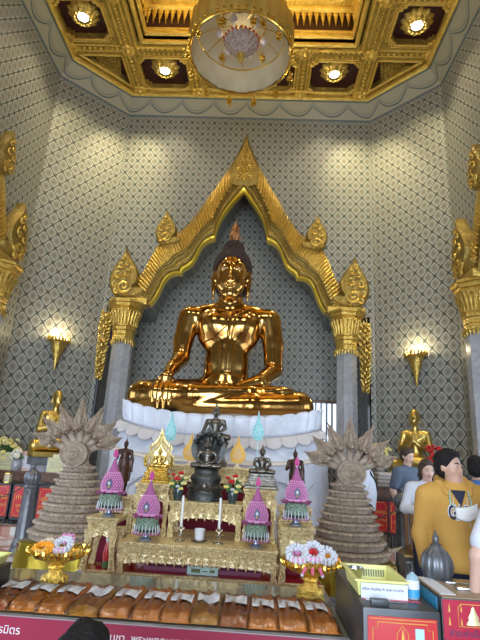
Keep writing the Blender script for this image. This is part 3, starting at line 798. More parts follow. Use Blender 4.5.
# ---------------------------------------------------------------- chandelier
def chandelier():
    t = thing('chandelier', 'round ivory and gold draped chandelier with crystal bowl and hanging tassels', 'chandelier', (.02, 7.15, 8.6))
    R = .93; n = 144
    wob = lambda a, z: 1+.018*cos(a*24+z*3)*(1 if z > .05 else .5)
    MB().lathe([(R, 0), (R+.015, .15), (R+.03, .4), (R+.02, .62), (R+.01, .68), (R, .62)], n=n, wob=wob, cap=False).build('satin_valance', SATIN, t)
    fe = lambda a, z: 1+.012*cos(a*36)*(1-z)
    mb = MB()
    for i in range(n):
        a = 2*pi*i/n; r = (R-.03)*(1+.012*cos(a*30)); d = .03*abs(sin(a*6))
        mb.v += [(r*cos(a), r*sin(a), -.02+d), ((R-.04)*cos(a), (R-.04)*sin(a), .25), ((R-.12)*cos(a), (R-.12)*sin(a), .46)]
    mb.f = [(3*i+j, 3*((i+1) % n)+j, 3*((i+1) % n)+j+1, 3*i+j+1) for i in range(n) for j in (0, 1)]; mb.m = [0]*len(mb.f)
    mb.build('silk_skirt', SILK, t)
    mb = MB(); m = 48
    prof = [(R-.12, .46), (.62, .58), (.40, .66), (.2, .70), (.02, .71)]
    mb.lathe(prof, n=m, cap=False); mb.build('pleated_lining', SHADE, t)
    sm_ = MB()
    for k in range(12):
        a = 2*pi*k/12; sm_.tube([(r*cos(a), r*sin(a), z-.008) for r, z in prof[:-1]], .008, 5)
    for rr, zz, w in ((R-.115, .455, .016), (.42, .645, .012), (R+.012, .0, .018)):
        sm_.tube([(rr*cos(2*pi*k/48), rr*sin(2*pi*k/48), zz) for k in range(49)], w, 6, cap=False)
    for k in range(48):
        a = 2*pi*k/48; sm_.ball(((R+.03)*cos(a), (R+.03)*sin(a), .06+.03*abs(sin(a*6))), .03, 6)
    sm_.build('gold_ribs', BRASS, t)
    fl = lambda a, z: 1+.07*cos(a*16)
    cb_ = MB().lathe([(.02, -.02), (.07, .03), (.1, .09), (.2, .16), (.29, .25), (.31, .33), (.26, .36), (.1, .38)], n=96, wob=fl); CRY = (mat('cut_crystal', (.75, .66, .60), .12, .55, (.5, .38, .34), 25, .6, 60, True))
    MB().lathe([(.002, -.16), (.03, -.12), (.05, -.08), (.02, -.05), (.07, -.02), (.08, .02), (.05, .06)], n=20).build('finial', BRASSE, t)
    rb = MB()
    for k in range(24):
        a = 2*pi*k/24; rb.ball((.32*cos(a), .32*sin(a), .34), .026, 6)
    cb_.merge(rb, 1).build('crystal_bowl', [CRY, FRED], t)
    MB().tube([(0, 0, .38), (0, 0, 3.4)], .03, 8).build('suspension_rod', BRASS, t)
    def tassel(x, y, z, L, sc=1):
        d = MB(); rnd = random.Random(int(x*1000+y*77))
        d.tube([(x, y, z), (x, y, z-L)], .006, 5)
        d.ball((x, y, z-L*.35), .018*sc, 6)
        for q in range(10):
            a = q*2.4; zz = z-L+.12*rnd.random()*sc; r = .035*sc
            d.ball((x+r*cos(a), y+r*sin(a), zz), (.026*sc, .026*sc, .036*sc), 6)
        d.ball((x, y, z-L-.03*sc), (.012, .012, .04*sc), 6)
        return d
    for k in range(12):
        a = 2*pi*(k+.5)/12
        tassel((R+.03)*cos(a), (R+.03)*sin(a), .02, .30).build('tassel', BRASS, t)
    for k in range(4):
        a = pi/4+k*pi/2
        tassel(.56*cos(a), .56*sin(a), .56, .26, 1.0).build('inner_tassel', BRASS, t)
    for k in range(6):
        a = 2*pi*k/6+.2; x, y = .42*cos(a), .42*sin(a)
        MB().tube([(.1*cos(a), .1*sin(a), .5), (.3*cos(a), .3*sin(a), .42), (x, y, .48)], .012, 6).build('lamp_arm', BRASS, t)
        MB().lathe([(.02, -.08), (.05, -.05), (.075, .0), (.05, .06), (.04, .1)], c=(x, y, .42), n=12).build('glass_cup', mat('frosted_crystal', (.8, .72, .7), .2, .2), t) if k == 0 else None
        if k: 
            g = [c for c in t.children if c.name.startswith('glass_cup')][0].copy(); COL.objects.link(g); g.location = (x-.42*cos(.2), y-.42*sin(.2), 0)
    return t
chandelier()
# ---------------------------------------------------------------- light
wd = bpy.data.worlds.new('daylight'); SC.world = wd; wd.use_nodes = True
wd.node_tree.nodes['Background'].inputs[0].default_value = (.60, .74, 1, 1); wd.node_tree.nodes['Background'].inputs[1].default_value = .8
def light(name, kind, loc, energy, col, size=1, size_y=None, target=None, spot=60, blend=.6, rad=.1):
    ld = bpy.data.lights.new(name, kind); ld.energy = energy; ld.color = col
    if kind == 'AREA':
        ld.size = size
        if size_y: ld.shape = 'RECTANGLE'; ld.size_y = size_y
    else: ld.shadow_soft_size = rad
    if kind == 'SPOT': ld.spot_size = radians(spot); ld.spot_blend = blend
    o = bpy.data.objects.new(name, ld); COL.objects.link(o); o.location = loc
    if target is not None: o.rotation_euler = (Vector(target)-Vector(loc)).to_track_quat('-Z', 'Y').to_euler()
    return o
DAY = (.72, .84, 1)
light('daylight_outside_doorways', 'AREA', (0, -7.5, 2.6), 2500, DAY, 9, 4.5, target=(0, 8, 1.6))
for s in (-1, 1): light('daylight_side_doorway', 'AREA', (s*5.6, 6.2, 2.0), 130, DAY, 3.4, 3.4, target=(0, 6.6, 1.2))
for x in (-2.2, 2.2): light('foreground_top_fill', 'AREA', (x, 2.2, 9.8), 120, (1, .95, .86), 1.6, 1.6, target=(x*.6, 3.4, 0))  # added fill from above for the foreground tops, not fittings of the hall
WARM = (1, .80, .42)
for x, s in ((-3.9, 1), (-2.24, 1), (2.24, 1), (3.9, 1)):
    light('downlight_beam', 'SPOT', (x, 8.83 if abs(x) > 3 else 10.42, Z1-.2), 260, (1, .86, .58), target=(x*.95, (8.83 if abs(x) > 3 else 10.42)+.2, 0), spot=95, blend=.8, rad=.12)
for s in (-1, 1):
    light('cornice_spot', 'SPOT', (s*2.5, 10.2, 11.0), 620, (1, .86, .46), target=(s*3.4, 11.45, 7.9), spot=70, blend=1, rad=.1)
    light('cornice_spot', 'SPOT', (s*3.5, 9.2, 11.0), 300, (1, .86, .46), target=(s*4.2, 10.6, 7.6), spot=80, blend=1, rad=.1)
light('sconce_glow', 'POINT', SCL+Vector((.17, -.17, .16)), 24, (1, .84, .52), rad=.05)
light('sconce_glow', 'POINT', SCR+Vector((-.17, -.17, .16)), 24, (1, .84, .52), rad=.05)
light('coffer_cove_light', 'AREA', (0, 7.1, 12.1), 160, (1, .82, .45), 4.6, 4.2, target=(0, 7.1, 13))
light('ceiling_fill', 'POINT', (.02, 7.15, 9.75), 230, (1, .84, .52), rad=.3)  # added fill above the chandelier, brightens the ceiling gold
light('chandelier_bulbs', 'POINT', (.02, 7.15, 9.02), 8, (1, .86, .6), rad=.25)
for x in (-2.9, 2.9): light('arch_uplight', 'SPOT', (x, 9.6, 3.2), 60, (1, .86, .6), target=(x*.5, 11.3, 6.8), spot=70, blend=1, rad=.1)
# ================================================================== THE GREAT GOLDEN BUDDHA
def big_buddha():
    t = thing('seated_buddha', 'huge polished golden seated Buddha with dark curled hair on the white lotus pedestal', 'statue', (0, 8.35, 2.12))
    b = Sdf(); K = .10
    # torso (local: x right, y away from the viewer, z up)
    b.ell((.0, .62, .55), (.60, .46, .40), K)                       # hips
    b.cap((0, .62, .55), (0, .60, 1.25), .38, .36, K)               # waist
    b.ell((0, .60, 1.05), (.42, .30, .5), K)
    b.ell((0, .60, 1.68), (.60, .34, .50), K)                       # chest
    b.ell((-.24, .42, 1.80), (.30, .20, .25), .12); b.ell((.24, .42, 1.80), (.30, .20, .25), .12)
    b.cap((-.60, .66, 1.99), (.60, .66, 1.99), .22, .22, .14)        # shoulder girdle
    b.cap((0, .62, 2.02), (0, .58, 2.40), .27, .235, .09)            # neck
    b.ell((-.25, .64, 2.15), (.34, .17, .12), .12); b.ell((.25, .64, 2.15), (.34, .17, .12), .12)
    # his right arm (viewer's left) reaching down over the knee
    b.chain([(-.77, .64, 1.97), (-.86, .60, 1.5), (-.86, .50, 1.13)], [.235, .19, .165], .05)
    b.chain([(-.86, .50, 1.13), (-.93, .10, .88), (-.95, -.16, .72)], [.16, .125, .092], .04)
    b.ell((-.96, -.30, .58), (.135, .08, .15), .04, rot=(.5, 0, .1))
    for i, (dx, L, dz) in enumerate(((-.12, .30, 0), (-.045, .39, .0), (.035, .40, 0), (.11, .33, .0))):
        x = -.96+dx
        b.chain([(x, -.35, .52), (x-.005+dx*.15, -.455, .40), (x+dx*.2, -.485, .48-L)], [.052, .047, .028], .008)
    b.chain([(-.86, -.22, .62), (-.77, -.34, .50), (-.76, -.40, .38)], [.05, .042, .028], .015)
    # his left arm (viewer's right), forearm across the lap, palm up
    b.chain([(.77, .64, 1.97), (.86, .62, 1.5), (.88, .55, 1.0)], [.235, .195, .175], .05)
    b.chain([(.88, .53, .98), (.60, .08, .68), (.30, -.08, .57)], [.17, .13, .095], .04)
    b.ell((.10, -.12, .54), (.21, .12, .06), .04)
    for i, dy in enumerate((-.10, -.035, .03, .09)):
        b.chain([(-.02, -.12+dy, .54), (-.20, -.13+dy*.9, .54), (-.38+abs(dy)*.5, -.11+dy*.8, .555)], [.044, .04, .027], .008)
    b.chain([(.12, -.22, .56), (-.0, -.27, .60), (-.1, -.25, .62)], [.045, .04, .028], .012)
    # legs
    b.chain([(-.35, .55, .42), (-1.05, .05, .36), (-1.34, -.16, .32)], [.36, .30, .27], .08)
    b.chain([(.35, .55, .42), (1.05, .05, .33), (1.30, -.12, .27)], [.36, .28, .265], .08)
    b.chain([(1.28, -.16, .25), (.5, -.30, .22), (-.6, -.28, .20)], [.262, .22, .16], .05)      # lower shin
    b.chain([(-1.33, -.18, .31), (-.5, -.30, .36), (.45, -.26, .44), (.80, -.22, .47)], [.262, .20, .135, .11], .04)   # upper shin
    b.chain([(.80, -.22, .47), (1.02, -.27, .50), (1.14, -.29, .51)], [.12, .085, .055], .04)    # foot
    b.ell((0, .15, .30), (1.15, .42, .22), .1)
    # head, long oval face
    hz = lambda v: 2.33+(v-2.24)*1.26
    b.ell((0, .52, hz(2.66)), (.32, .35, .44), .04)
    b.ell((0, .38, hz(2.50)), (.275, .24, .38), .07)
    b.ell((0, .26, hz(2.27)), (.14, .11, .11), .08)                  # chin
    b.ell((-.16, .27, hz(2.44)), (.11, .09, .14), .06); b.ell((.16, .27, hz(2.44)), (.11, .09, .14), .06)
    b.chain([(0, .195, hz(2.72)), (0, .11, hz(2.60)), (0, .055, hz(2.50))], [.026, .032, .05], .03)   # nose
    b.ell((-.05, .115, hz(2.487)), (.032, .035, .024), .02); b.ell((.05, .115, hz(2.487)), (.032, .035, .024), .02)
    for s in (-1, 1):
        b.chain([(s*.03, .165, hz(2.755)), (s*.09, .16, hz(2.785)), (s*.16, .18, hz(2.785)), (s*.25, .27, hz(2.73))], [.010, .013, .013, .006], .016)    # brow ridge
        b.ell((s*.13, .20, hz(2.665)), (.078, .05, .052), .012)                             # lidded eye
        b.chain([(s*.065, .165, hz(2.645)), (s*.13, .146, hz(2.63)), (s*.20, .19, hz(2.65))], [.008, .011, .007], .008)
        b.chain([(s*.32, .50, hz(2.72)), (s*.345, .48, hz(2.58)), (s*.34, .46, hz(2.38)), (s*.335, .46, hz(2.22))], [.04, .058, .042, .02], .02)   # long ears
        b.chain([(s*.01, .105, hz(2.41)), (s*.06, .115, hz(2.415)), (s*.115, .165, hz(2.43))], [.025, .019, .008], .010)
        b.chain([(0, .115, hz(2.368)), (s*.05, .128, hz(2.372)), (s*.09, .17, hz(2.39))], [.027, .019, .008], .010)
    solid('body', b, .026, BUD, t, smooth=1)
    # eyes
    for s in (-1, 1):
        e = MB().ball((s*.13, .152, hz(2.655)), (.046, .014, .012), 12).build('eye', EYEW, t)
        MB().ball((s*.125, .139, hz(2.656)), (.018, .006, .010), 8).build('pupil', DARK, e)
    hb = MB(); hb2 = Sdf()
    hb2.ell((0, .60, hz(2.76)), (.365, .385, .43), .05); hb2.ell((0, .62, hz(3.12)), (.20, .20, .17), .08); hb2.ell((0, .70, hz(2.5)), (.33, .26, .36), .05)
    hb2.cut((0, -1, -.8), -(.30+.8*hz(2.855)))
    hp = solid('hair', hb2, .03, HAIRB, t, smooth=2)
    bpy.context.view_layer.update()
    tr = BVHTree.FromObject(hp, bpy.context.evaluated_depsgraph_get())
    N = 640
    for i in range(N):
        z = 1-1.8*(i+.5)/N; a = i*2.399963; r = sqrt(max(0, 1-z*z))
        d = Vector((r*cos(a), r*sin(a), z)); o_ = Vector((0, .6, hz(2.80)))
        hit = tr.ray_cast(o_+d*3, -d)
        if hit[0] is None: continue
        p = hit[0]
        if hit[1].y < -.5 and hit[1].z < -.1 and p.y < .45 and p.z < hz(2.86): continue
        hb.ball(p, (.036, .036, .042), 6)
    cu = hb.build('hair_curls', HAIRB, t); cu['kind'] = 'stuff'; hp.name = 'hair'
    zf = hz(3.26); f = MB(); f.lathe([(.10, -.06), (.10, 0), (.06, .03), (.085, .07), (.095, .12), (.07, .2), (.045, .30), (.02, .40), (.004, .50)], c=(0, .62, zf), n=16, wob=lambda a, z: 1+.15*cos(4*a+z*20))
    for k in range(5):
        for j in range(3):
            a = k*2*pi/5+j*.6; z = zf+.06+j*.11; r = .09-j*.02
            f.tube([(r*cos(a), .62+r*sin(a), z-.05), (r*1.25*cos(a), .62+r*1.25*sin(a), z+.03), (r*.8*cos(a), .62+r*.8*sin(a), z+.12)], [.016, .022, .004], 6)
    f.build('flame_finial', mat('reddish_gold_flame', (.46, .24, .10), .35, .9, (.32, .14, .06), 12, .5, 30, True), t)
    # robe edge: sash over his left shoulder
    bo = [o for o in t.children if o.name.startswith('body')][0]
    bpy.context.view_layer.update()
    tb = BVHTree.FromObject(bo, bpy.context.evaluated_depsgraph_get())
    def drape(P, n=30, off=.004):
        out = []
        for i in range(n+1):
            f_ = i/n*(len(P)-1); j = min(int(f_), len(P)-2); q = Vector(P[j]).lerp(Vector(P[j+1]), f_-j)
            h_ = tb.ray_cast(Vector((q.x, -3, q.z)), Vector((0, 1, 0)))
            if h_[0] is not None: out.append(h_[0]+Vector((0, -off, 0)))
        return out
    rb = MB(); e = drape([(.42, 0, 2.12), (.10, 0, 1.85), (-.26, 0, 1.5), (-.52, 0, 1.42)]); rb.tube(e, .014, 6)
    rb.build('robe_edge', BUD, t)
    rb = MB(); e = drape([(.40, 0, 2.12), (.16, 0, 1.95), (.13, 0, 1.5), (.12, 0, .85)], 40); e2 = drape([(.26, 0, 2.12), (.02, 0, 1.92), (-.02, 0, 1.5), (-.02, 0, .85)], 40)
    n = min(len(e), len(e2)); rb.v = [tuple(p+Vector((0, -.006, 0))) for q in zip(e[:n], e2[:n]) for p in q]; rb.f = [(2*i, 2*i+1, 2*i+3, 2*i+2) for i in range(n-1)]; rb.m = [0]*(n-1)
    o = rb.build('sash', BUD, t); sd = o.modifiers.new('thickness', 'SOLIDIFY'); sd.thickness = .02; sd.offset = 0
    return t
big_buddha()
# ------------------------------------------------------------------ white marble lotus pedestal
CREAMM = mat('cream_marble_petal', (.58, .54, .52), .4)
def pedestal():
    t = thing('lotus_pedestal', 'white marble pedestal with scalloped lotus petals under the great golden Buddha', 'pedestal', (.03, 8.35, 0))
    def outline(a, rx, ry, e=.62):   # super-ellipse
        c, s = cos(a), sin(a)
        return rx*abs(c)**e*(1 if c > 0 else -1), ry*abs(s)**e*(1 if s > 0 else -1)
    def lift(x, rx): return .22*(abs(x)/rx)**2.6
    def shell(prof, n=120, wobf=None, rx0=1.0):
        mb = MB()
        for j, (o_, z) in enumerate(prof):
            for k in range(n):
                a = 2*pi*k/n; x, y = outline(a, 1.62+o_, .92+o_)
                mb.v.append((x, y, z+lift(x, 1.62+o_)*min(1, max(0, (z-.4)/1.4))))
        m = len(prof)
        mb.f = [(i*n+k, i*n+(k+1) % n, (i+1)*n+(k+1) % n, (i+1)*n+k) for i in range(m-1) for k in range(n)]
        mb.f.append(tuple((m-1)*n+k for k in range(n))); mb.m = [0]*len(mb.f)
        return mb
    shell([(.30, 0), (.30, .35), (.22, .40), (.20, .55), (.17, .9), (.14, 1.25), (.16, 1.42), (.13, 1.44), (.10, 1.46), (.06, 1.60), (.0, 1.66), (-.03, 1.74), (.0, 1.78), (-.06, 1.84), (-.08, 2.04), (-.3, 2.06)]).build('body', WMARB, t, angle=30)
    shell([(.165, 1.405), (.19, 1.42), (.19, 1.445), (.165, 1.455)]).build('ledge', mat('lit_ledge_tint', (.78, .70, .58), .4), t, angle=30)  # warm light along the ledge is put into its paler colour
    # petals: a frieze of shells following the outline
    def petals(name, count, zb, zt, ob, ot, down=False, w=.5):
        # arc length table
        T = [outline(2*pi*k/720, 1.62+ob, .92+ob) for k in range(721)]; L = [0]
        for i in range(720): L.append(L[-1]+math.dist(T[i], T[i+1]))
        mb = MB(); tot = L[-1]; step = tot/count
        def pos(s, o_):
            s %= tot; import bisect
            i = min(bisect.bisect_right(L, s)-1, 719); f_ = (s-L[i])/max(L[i+1]-L[i], 1e-9); a = 2*pi*(i+f_)/720
            return outline(a, 1.62+o_, .92+o_)
        for c in range(count):
            s0 = c*step; nu, nv = 8, 6; b0 = len(mb.v)
            for v in range(nv+1):
                for u in range(nu+1):
                    q = u/nu*2-1; f_ = v/nv
                    h_ = 1-(.10 if not down else .42)*abs(q)**(3 if not down else 2.2)      # rounded tip
                    z = zb+(zt-zb)*f_*h_; bul = (.014 if not down else .03)*(1-q*q)*sin(pi*min(1, .25+f_*.75))
                    x, y = pos(s0+q*step*(.54 if not down else .53), ob+(ot-ob)*f_*h_+bul)
                    mb.v.append((x, y, z+lift(x, 1.62+ob)))
            for v in range(nv):
                for u in range(nu):
                    i = b0+v*(nu+1)+u; mb.f.append((i, i+1, i+nu+2, i+nu+1)); mb.m.append(0)
        o = mb.build(name, WMARB if not down else CREAMM, t, fix=False, angle=80); sd = o.modifiers.new('thickness', 'SOLIDIFY'); sd.thickness = .02; sd.offset = 0
    petals('upright_petals', 38, 1.80, 2.13, .0, .05)
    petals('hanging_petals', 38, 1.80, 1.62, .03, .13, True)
    # carved scrolls on the lower body
    sc_ = MB()
    for s in (-1, 1):
        for (cx_, cz_, r) in ((1.10, .98, .20), (.80, .75, .14), (1.42, .75, .12)):
            P = []
            for x, z in spiral(cx_, cz_, r, 1.3, pi/2, -1): 
                y = -(.92+.15)*max(0, 1-(min(x, 1.75)/1.78)**(2/.62))**(.62/2)
                P.append((s*x, y-.01, z))
            sc_.tube(P, .022, 6)
        P = [(s*x, -(.92+.165)*max(0, 1-(x/1.79)**(2/.62))**.31-.01, z) for x, z in bez([(.2, 1.2), (.6, 1.25), (1.0, 1.22), (1.3, 1.05), (1.5, 1.2)], 8)]
        sc_.tube(P, .02, 6)
    sc_.build('carved_scrolls', WMARB, t)
    return t
pedestal()
# ================================================================== SMALL STATUES
def seated(parent, m, S, hands='meditate', mrobe=None, h=None, hairm=None, tall=0):
    """small seated figure of height about S (without base); origin under the legs, facing -y"""
    b = Sdf(); k = .05*S
    g = lambda *p: tuple(c*S for c in p)
    b.ell(g(0, .10, .12), g(.22, .17, .12), k); b.cap(g(0, .10, .15), g(0, .10, .40), .12*S, .13*S, k); b.ell(g(0, .09, .45), g(.185, .105, .12), k)
    b.cap(g(-.17, .10, .53), g(.17, .10, .53), .062*S, .062*S, k); b.cap(g(0, .09, .55), g(0, .08, .66), .062*S, .055*S, .03*S)
    for s in (-1, 1):
        b.chain([g(s*.08, .10, .10), g(s*.36, -.06, .08)], [.115*S, .085*S], k)
        b.chain([g(s*.36, -.07, .08), g(-s*.12, -.16, .07 if s > 0 else .10)], [.082*S, .05*S], .02*S)
    if hands == 'meditate':
        for s in (-1, 1): b.chain([g(s*.215, .09, .52), g(s*.27, .06, .33), g(s*.16, -.08, .20), g(s*.03, -.12, .175)], [.06*S, .05*S, .042*S, .035*S], .015*S)
        b.ell(g(0, -.13, .17), g(.09, .06, .03), .02*S)
    elif hands == 'earth':
        b.chain([g(-.215, .09, .52), g(-.27, .02, .32), g(-.31, -.14, .18), g(-.315, -.17, .05)], [.06*S, .05*S, .04*S, .02*S], .015*S)
        b.chain([g(.215, .09, .52), g(.27, .06, .33), g(.13, -.09, .20), g(-.03, -.12, .175)], [.06*S, .05*S, .04*S, .03*S], .015*S)
    else:
        for s in (-1, 1):
            b.chain([g(s*.215, .09, .52), g(s*.27, .05, .32), g(s*.10, -.09, .36)], [.06*S, .052*S, .04*S], .015*S)
            b.chain([g(s*.085, -.10, .37), g(s*.018, -.13, .42), g(s*.012, -.13, .53)], [.036*S, .028*S, .012*S], .012*S)
        b.ell(g(0, -.06, .14), g(.30, .16, .09), k)
    b.ell(g(0, .07, .78), g(.088, .10, .115), .02*S); b.ell(g(0, .02, .73), g(.065, .06, .07), .03*S)
    b.chain([g(0, -.03, .80), g(0, -.055, .755)], [.010*S, .017*S], .012*S)
    for s in (-1, 1):
        b.ell(g(s*.037, -.022, .79), g(.022, .012, .012), .006*S)
        b.chain([g(s*.09, .08, .80), g(s*.097, .08, .69)], [.018*S, .012*S], .006*S)
    b.ell(g(0, -.035, .71), g(.026, .012, .010), .006*S)
    body = solid('body', b, h or .013*S, m, parent, smooth=1)
    hm = hairm or m
    hb = MB(); 
    if tall:
        hb.ball(g(0, .09, .83), g(.098, .105, .09), 16); hb.ball(g(0, .10, .92), g(.055, .055, .05), 12)
        hb.lathe([(.03*S, .95*S), (.035*S, .975*S), (.018*S, 1.02*S), (.001, .95*S+.15*tall*S)], c=(0, .10*S, 0), n=10)
    else: hb.ball(g(0, .085, .815), g(.093, .100, .092), 16)
    hb.build('hair', hm, parent)
    return body
def lotus_base(parent, m, r, h_, z0=0, name='base', sq=.75, tiers=1):
    mb = MB(); prof = []
    for i in range(tiers):
        a = z0+h_*i/tiers; hh = h_/tiers; rr = r*(1-.16*i)
        prof += [(rr, a), (rr, a+.18*hh), (rr*.93, a+.22*hh), (rr*.90, a+.30*hh), (rr*.96, a+.45*hh), (rr*.80, a+.55*hh), (rr*.78, a+.62*hh), (rr*.92, a+.82*hh), (rr*.95, a+.92*hh), (rr*.86, a+hh)]
    mb.lathe(prof, n=48, sq=sq, wob=lambda a, z: 1+.025*cos(a*24))
    return mb.build(name, m, parent)
# --- gilded praying figures by the diagonal walls
def side_figure(px, py_top, py_bot, Y, rz, label):
    a = at(px, py_top, Y=Y); b_ = at(px, py_bot, Y=Y)
    S = (a.z-b_.z)/.90
    t = thing('praying_statue', label, 'statue', (b_.x, Y, b_.z), rz, 'gilded praying disciples at the side walls')
    t.scale = (.76, .9, .97)
    seated(t, GSTAT, S, 'pray', h=.013*S)
    mb = MB(); mb.tube([(x*S, y*S, z*S) for x, y, z in [(.2, -.01, .50), (.09, -.05, .45), (-.02, -.06, .40), (-.15, -.03, .33)]], .012*S, 6); mb.build('robe_fold', GSTAT, t)
    MB().box(-.42*S, .42*S, -.25*S, .34*S, -.07*S, 0, ch=.02).build('base', GSTAT, t)
    return t, b_.z-.07*S
sl, zl = side_figure(51, 388, 452, 10.05, .75, 'gilded seated praying statue behind the left coiled naga tower')
sr, zr = side_figure(416, 407, 472, 10.05, -.45, 'gilded seated praying statue on the right, under the right wall sconce')
for nm, s, zz in (('left', sl, zl), ('right', sr, zr)):
    t = thing('altar_plinth', 'stepped plinth under the gilded praying statue on the %s' % nm, 'plinth', (s.location.x, 10.22, .13), pi/4 if nm == 'left' else -pi/4); zz -= .13
    MB().box(-.50, .50, -.30, .30, 0, zz-.15, ch=.02).build('block', GMARB, t); MB().box(-.56, .56, -.36, .34, zz-.15, zz, ch=.02).build('slab', DMARB, t)
# ================================================================== COILED NAGA TOWERS
def naga_tower():
    t = thing('naga_tower', '', 'statue', (0, 0, 0))
    # coils: each ring is a body with a lip
    mb = MB(); z = 0; n = 72
    N = 9
    def ringprof(r, z, h_):
        return [(r*.945, z), (r*1.0, z+.10*h_), (r*1.02, z+.34*h_), (r*1.0, z+.56*h_), (r*1.035, z+.64*h_), (r*1.045, z+.80*h_), (r*1.01, z+.92*h_), (r*.945, z+h_)]
    prof = []
    for i in range(N):
        f_ = i/(N-1); r = .415-.245*f_**.85; h_ = .112-.032*f_
        prof += ringprof(r, z, h_); z += h_
    mb.lathe([(prof[0][0], 0)]+prof+[(.12, z+.02)], n=n, wob=lambda a, zz: 1+.012*sin(a*23+zz*60)+.01*sin(a*41))
    zt_ = z
    cb_ = mb
    ed = MB(); rnd = random.Random(5)         # scalloped scale ridges along each coil
    z = 0
    for i in range(N):
        f_ = i/(N-1); r = .415-.245*f_**.85; h_ = .112-.032*f_
        k = int(46-20*f_)
        for q in range(k):
            a = 2*pi*(q+.5*(i % 2))/k; c = Vector((r*1.03*cos(a), r*1.03*sin(a), z+.77*h_)); tn = Vector((-sin(a), cos(a), 0))
            ed.tube([c-tn*.028, c+Vector((cos(a), sin(a), 0))*.012, c+tn*.03+Vector((0, 0, .012))], [.012, .017, .005], 5)
        z += h_
    cb_.merge(ed, 1).build('coiled_body', [NAGA, NAGAB], t)
    tl = MB().tube([(.38, -.1, .12), (.44, -.08, .10), (.52, -.05, .13), (.58, -.02, .16)], [.05, .035, .02, .004], 8); tl.build('tail', NAGA, t)
    # the seven necks fan out from behind a round boss
    zc = zt_+.14
    bd = MB(); bd.lathe([(.155, -.05), (.160, .0), (.150, .03), (.12, .04), (.03, .05), (.001, .05)], n=40)
    for i in range(len(bd.v)): x, y, z_ = bd.v[i]; bd.v[i] = (x, -.20-z_, zc+y)
    sp = MB()
    for k in range(36):
        a = 2*pi*k/36; sp.tube([(.04*cos(a), -.255, zc+.04*sin(a)), (.148*cos(a), -.238, zc+.148*sin(a))], [.004, .008], 4)
    for rr in (.05, .10, .15): sp.tube([(rr*cos(2*pi*k/40), -.25, zc+rr*sin(2*pi*k/40)) for k in range(41)], .006, 5, cap=False)
    sp.ball((0, -.26, zc), .02, 8)
    bd.merge(sp, 1).build('round_boss', [NAGA, NAGAB], t)
    MB().lathe([(.15, zt_-.02), (.12, zt_+.08), (.15, zt_+.2)], n=20, c=(0, -.08, 0)).build('hood_stem', NAGAB, t)
    base = None
    for k, (ang, L) in enumerate(((0, .72), (-23, .66), (23, .66), (-45, .60), (45, .60), (-66, .55), (66, .55))):
        a = radians(ang); d = Vector((sin(a), 0, cos(a))); o_ = Vector((0, -.10, zc))
        side = Vector((cos(a), 0, -sin(a))); fw_ = Vector((0, -1, 0))
        nk = MB(); nk.tube([o_+d*.02, o_+d*.16, o_+d*.30+fw_*.04], [.046, .040, .038], 10)
        for q in range(6): nk.tube([o_+d*(.15+q*.026)+side*x*.036+fw_*(.035*cos(x*1.3)+q*.006) for x in (-1, -.5, 0, .5, 1)], .006, 4)
        no = nk.build('neck', NAGAB, t)
        hd = MB(); c = o_+d*.34+fw_*.06
        hd.ball(c, (.05, .07, .05), 10)
        hd.tube([c-d*.01+fw_*.02, c+fw_*.09-d*.03, c+fw_*.13-d*.025], [.042, .032, .012], 8)
        hd.tube([c-d*.03, c+fw_*.08-d*.065, c+fw_*.11-d*.075], [.028, .018, .006], 6)
        for s in (-1, 1):
            sd_ = side*s
            hd.ball(c+sd_*.033+fw_*.05+d*.02, .013, 6)
            for (u, v, L2, w) in ((.035, .01, .085, .020), (.045, -.04, .06, .016)):
                p = c+sd_*u+d*v; hd.tube([p, p+sd_*L2*.4+d*L2*.4, p+sd_*L2*.45+d*L2, p+sd_*L2*.1+d*L2*1.5], [w, w*.95, w*.6, .002], 6)
        Lc = L-.34
        for (u, w, l2, y_) in ((0, .048, 1.0, .0), (.025, .036, .78, -.02), (-.025, .036, .78, -.02), (.042, .026, .55, -.02), (-.042, .026, .55, -.02)):
            p = c+side*u+d*.02+fw_*(.02+y_)
            hd.tube([p, p+d*Lc*l2*.3+side*u*.7, p+d*Lc*l2*.65+side*u*.2, p+d*Lc*l2-side*u*.3], [w, w*.98, w*.6, .002], 7, flat=.7)
        for q in range(8):
            p = c+d*(.04+q*Lc*.10)+fw_*.045; w_ = .045*(1-q/10); hd.tube([p-side*w_, p+fw_*.012+d*.025, p+side*w_], .008, 4)
        hd.build('crested_head', NAGA, no)
    t['zt'] = zc
    return t
nt_ = naga_tower(); zc0 = nt_['zt']; del nt_['zt']
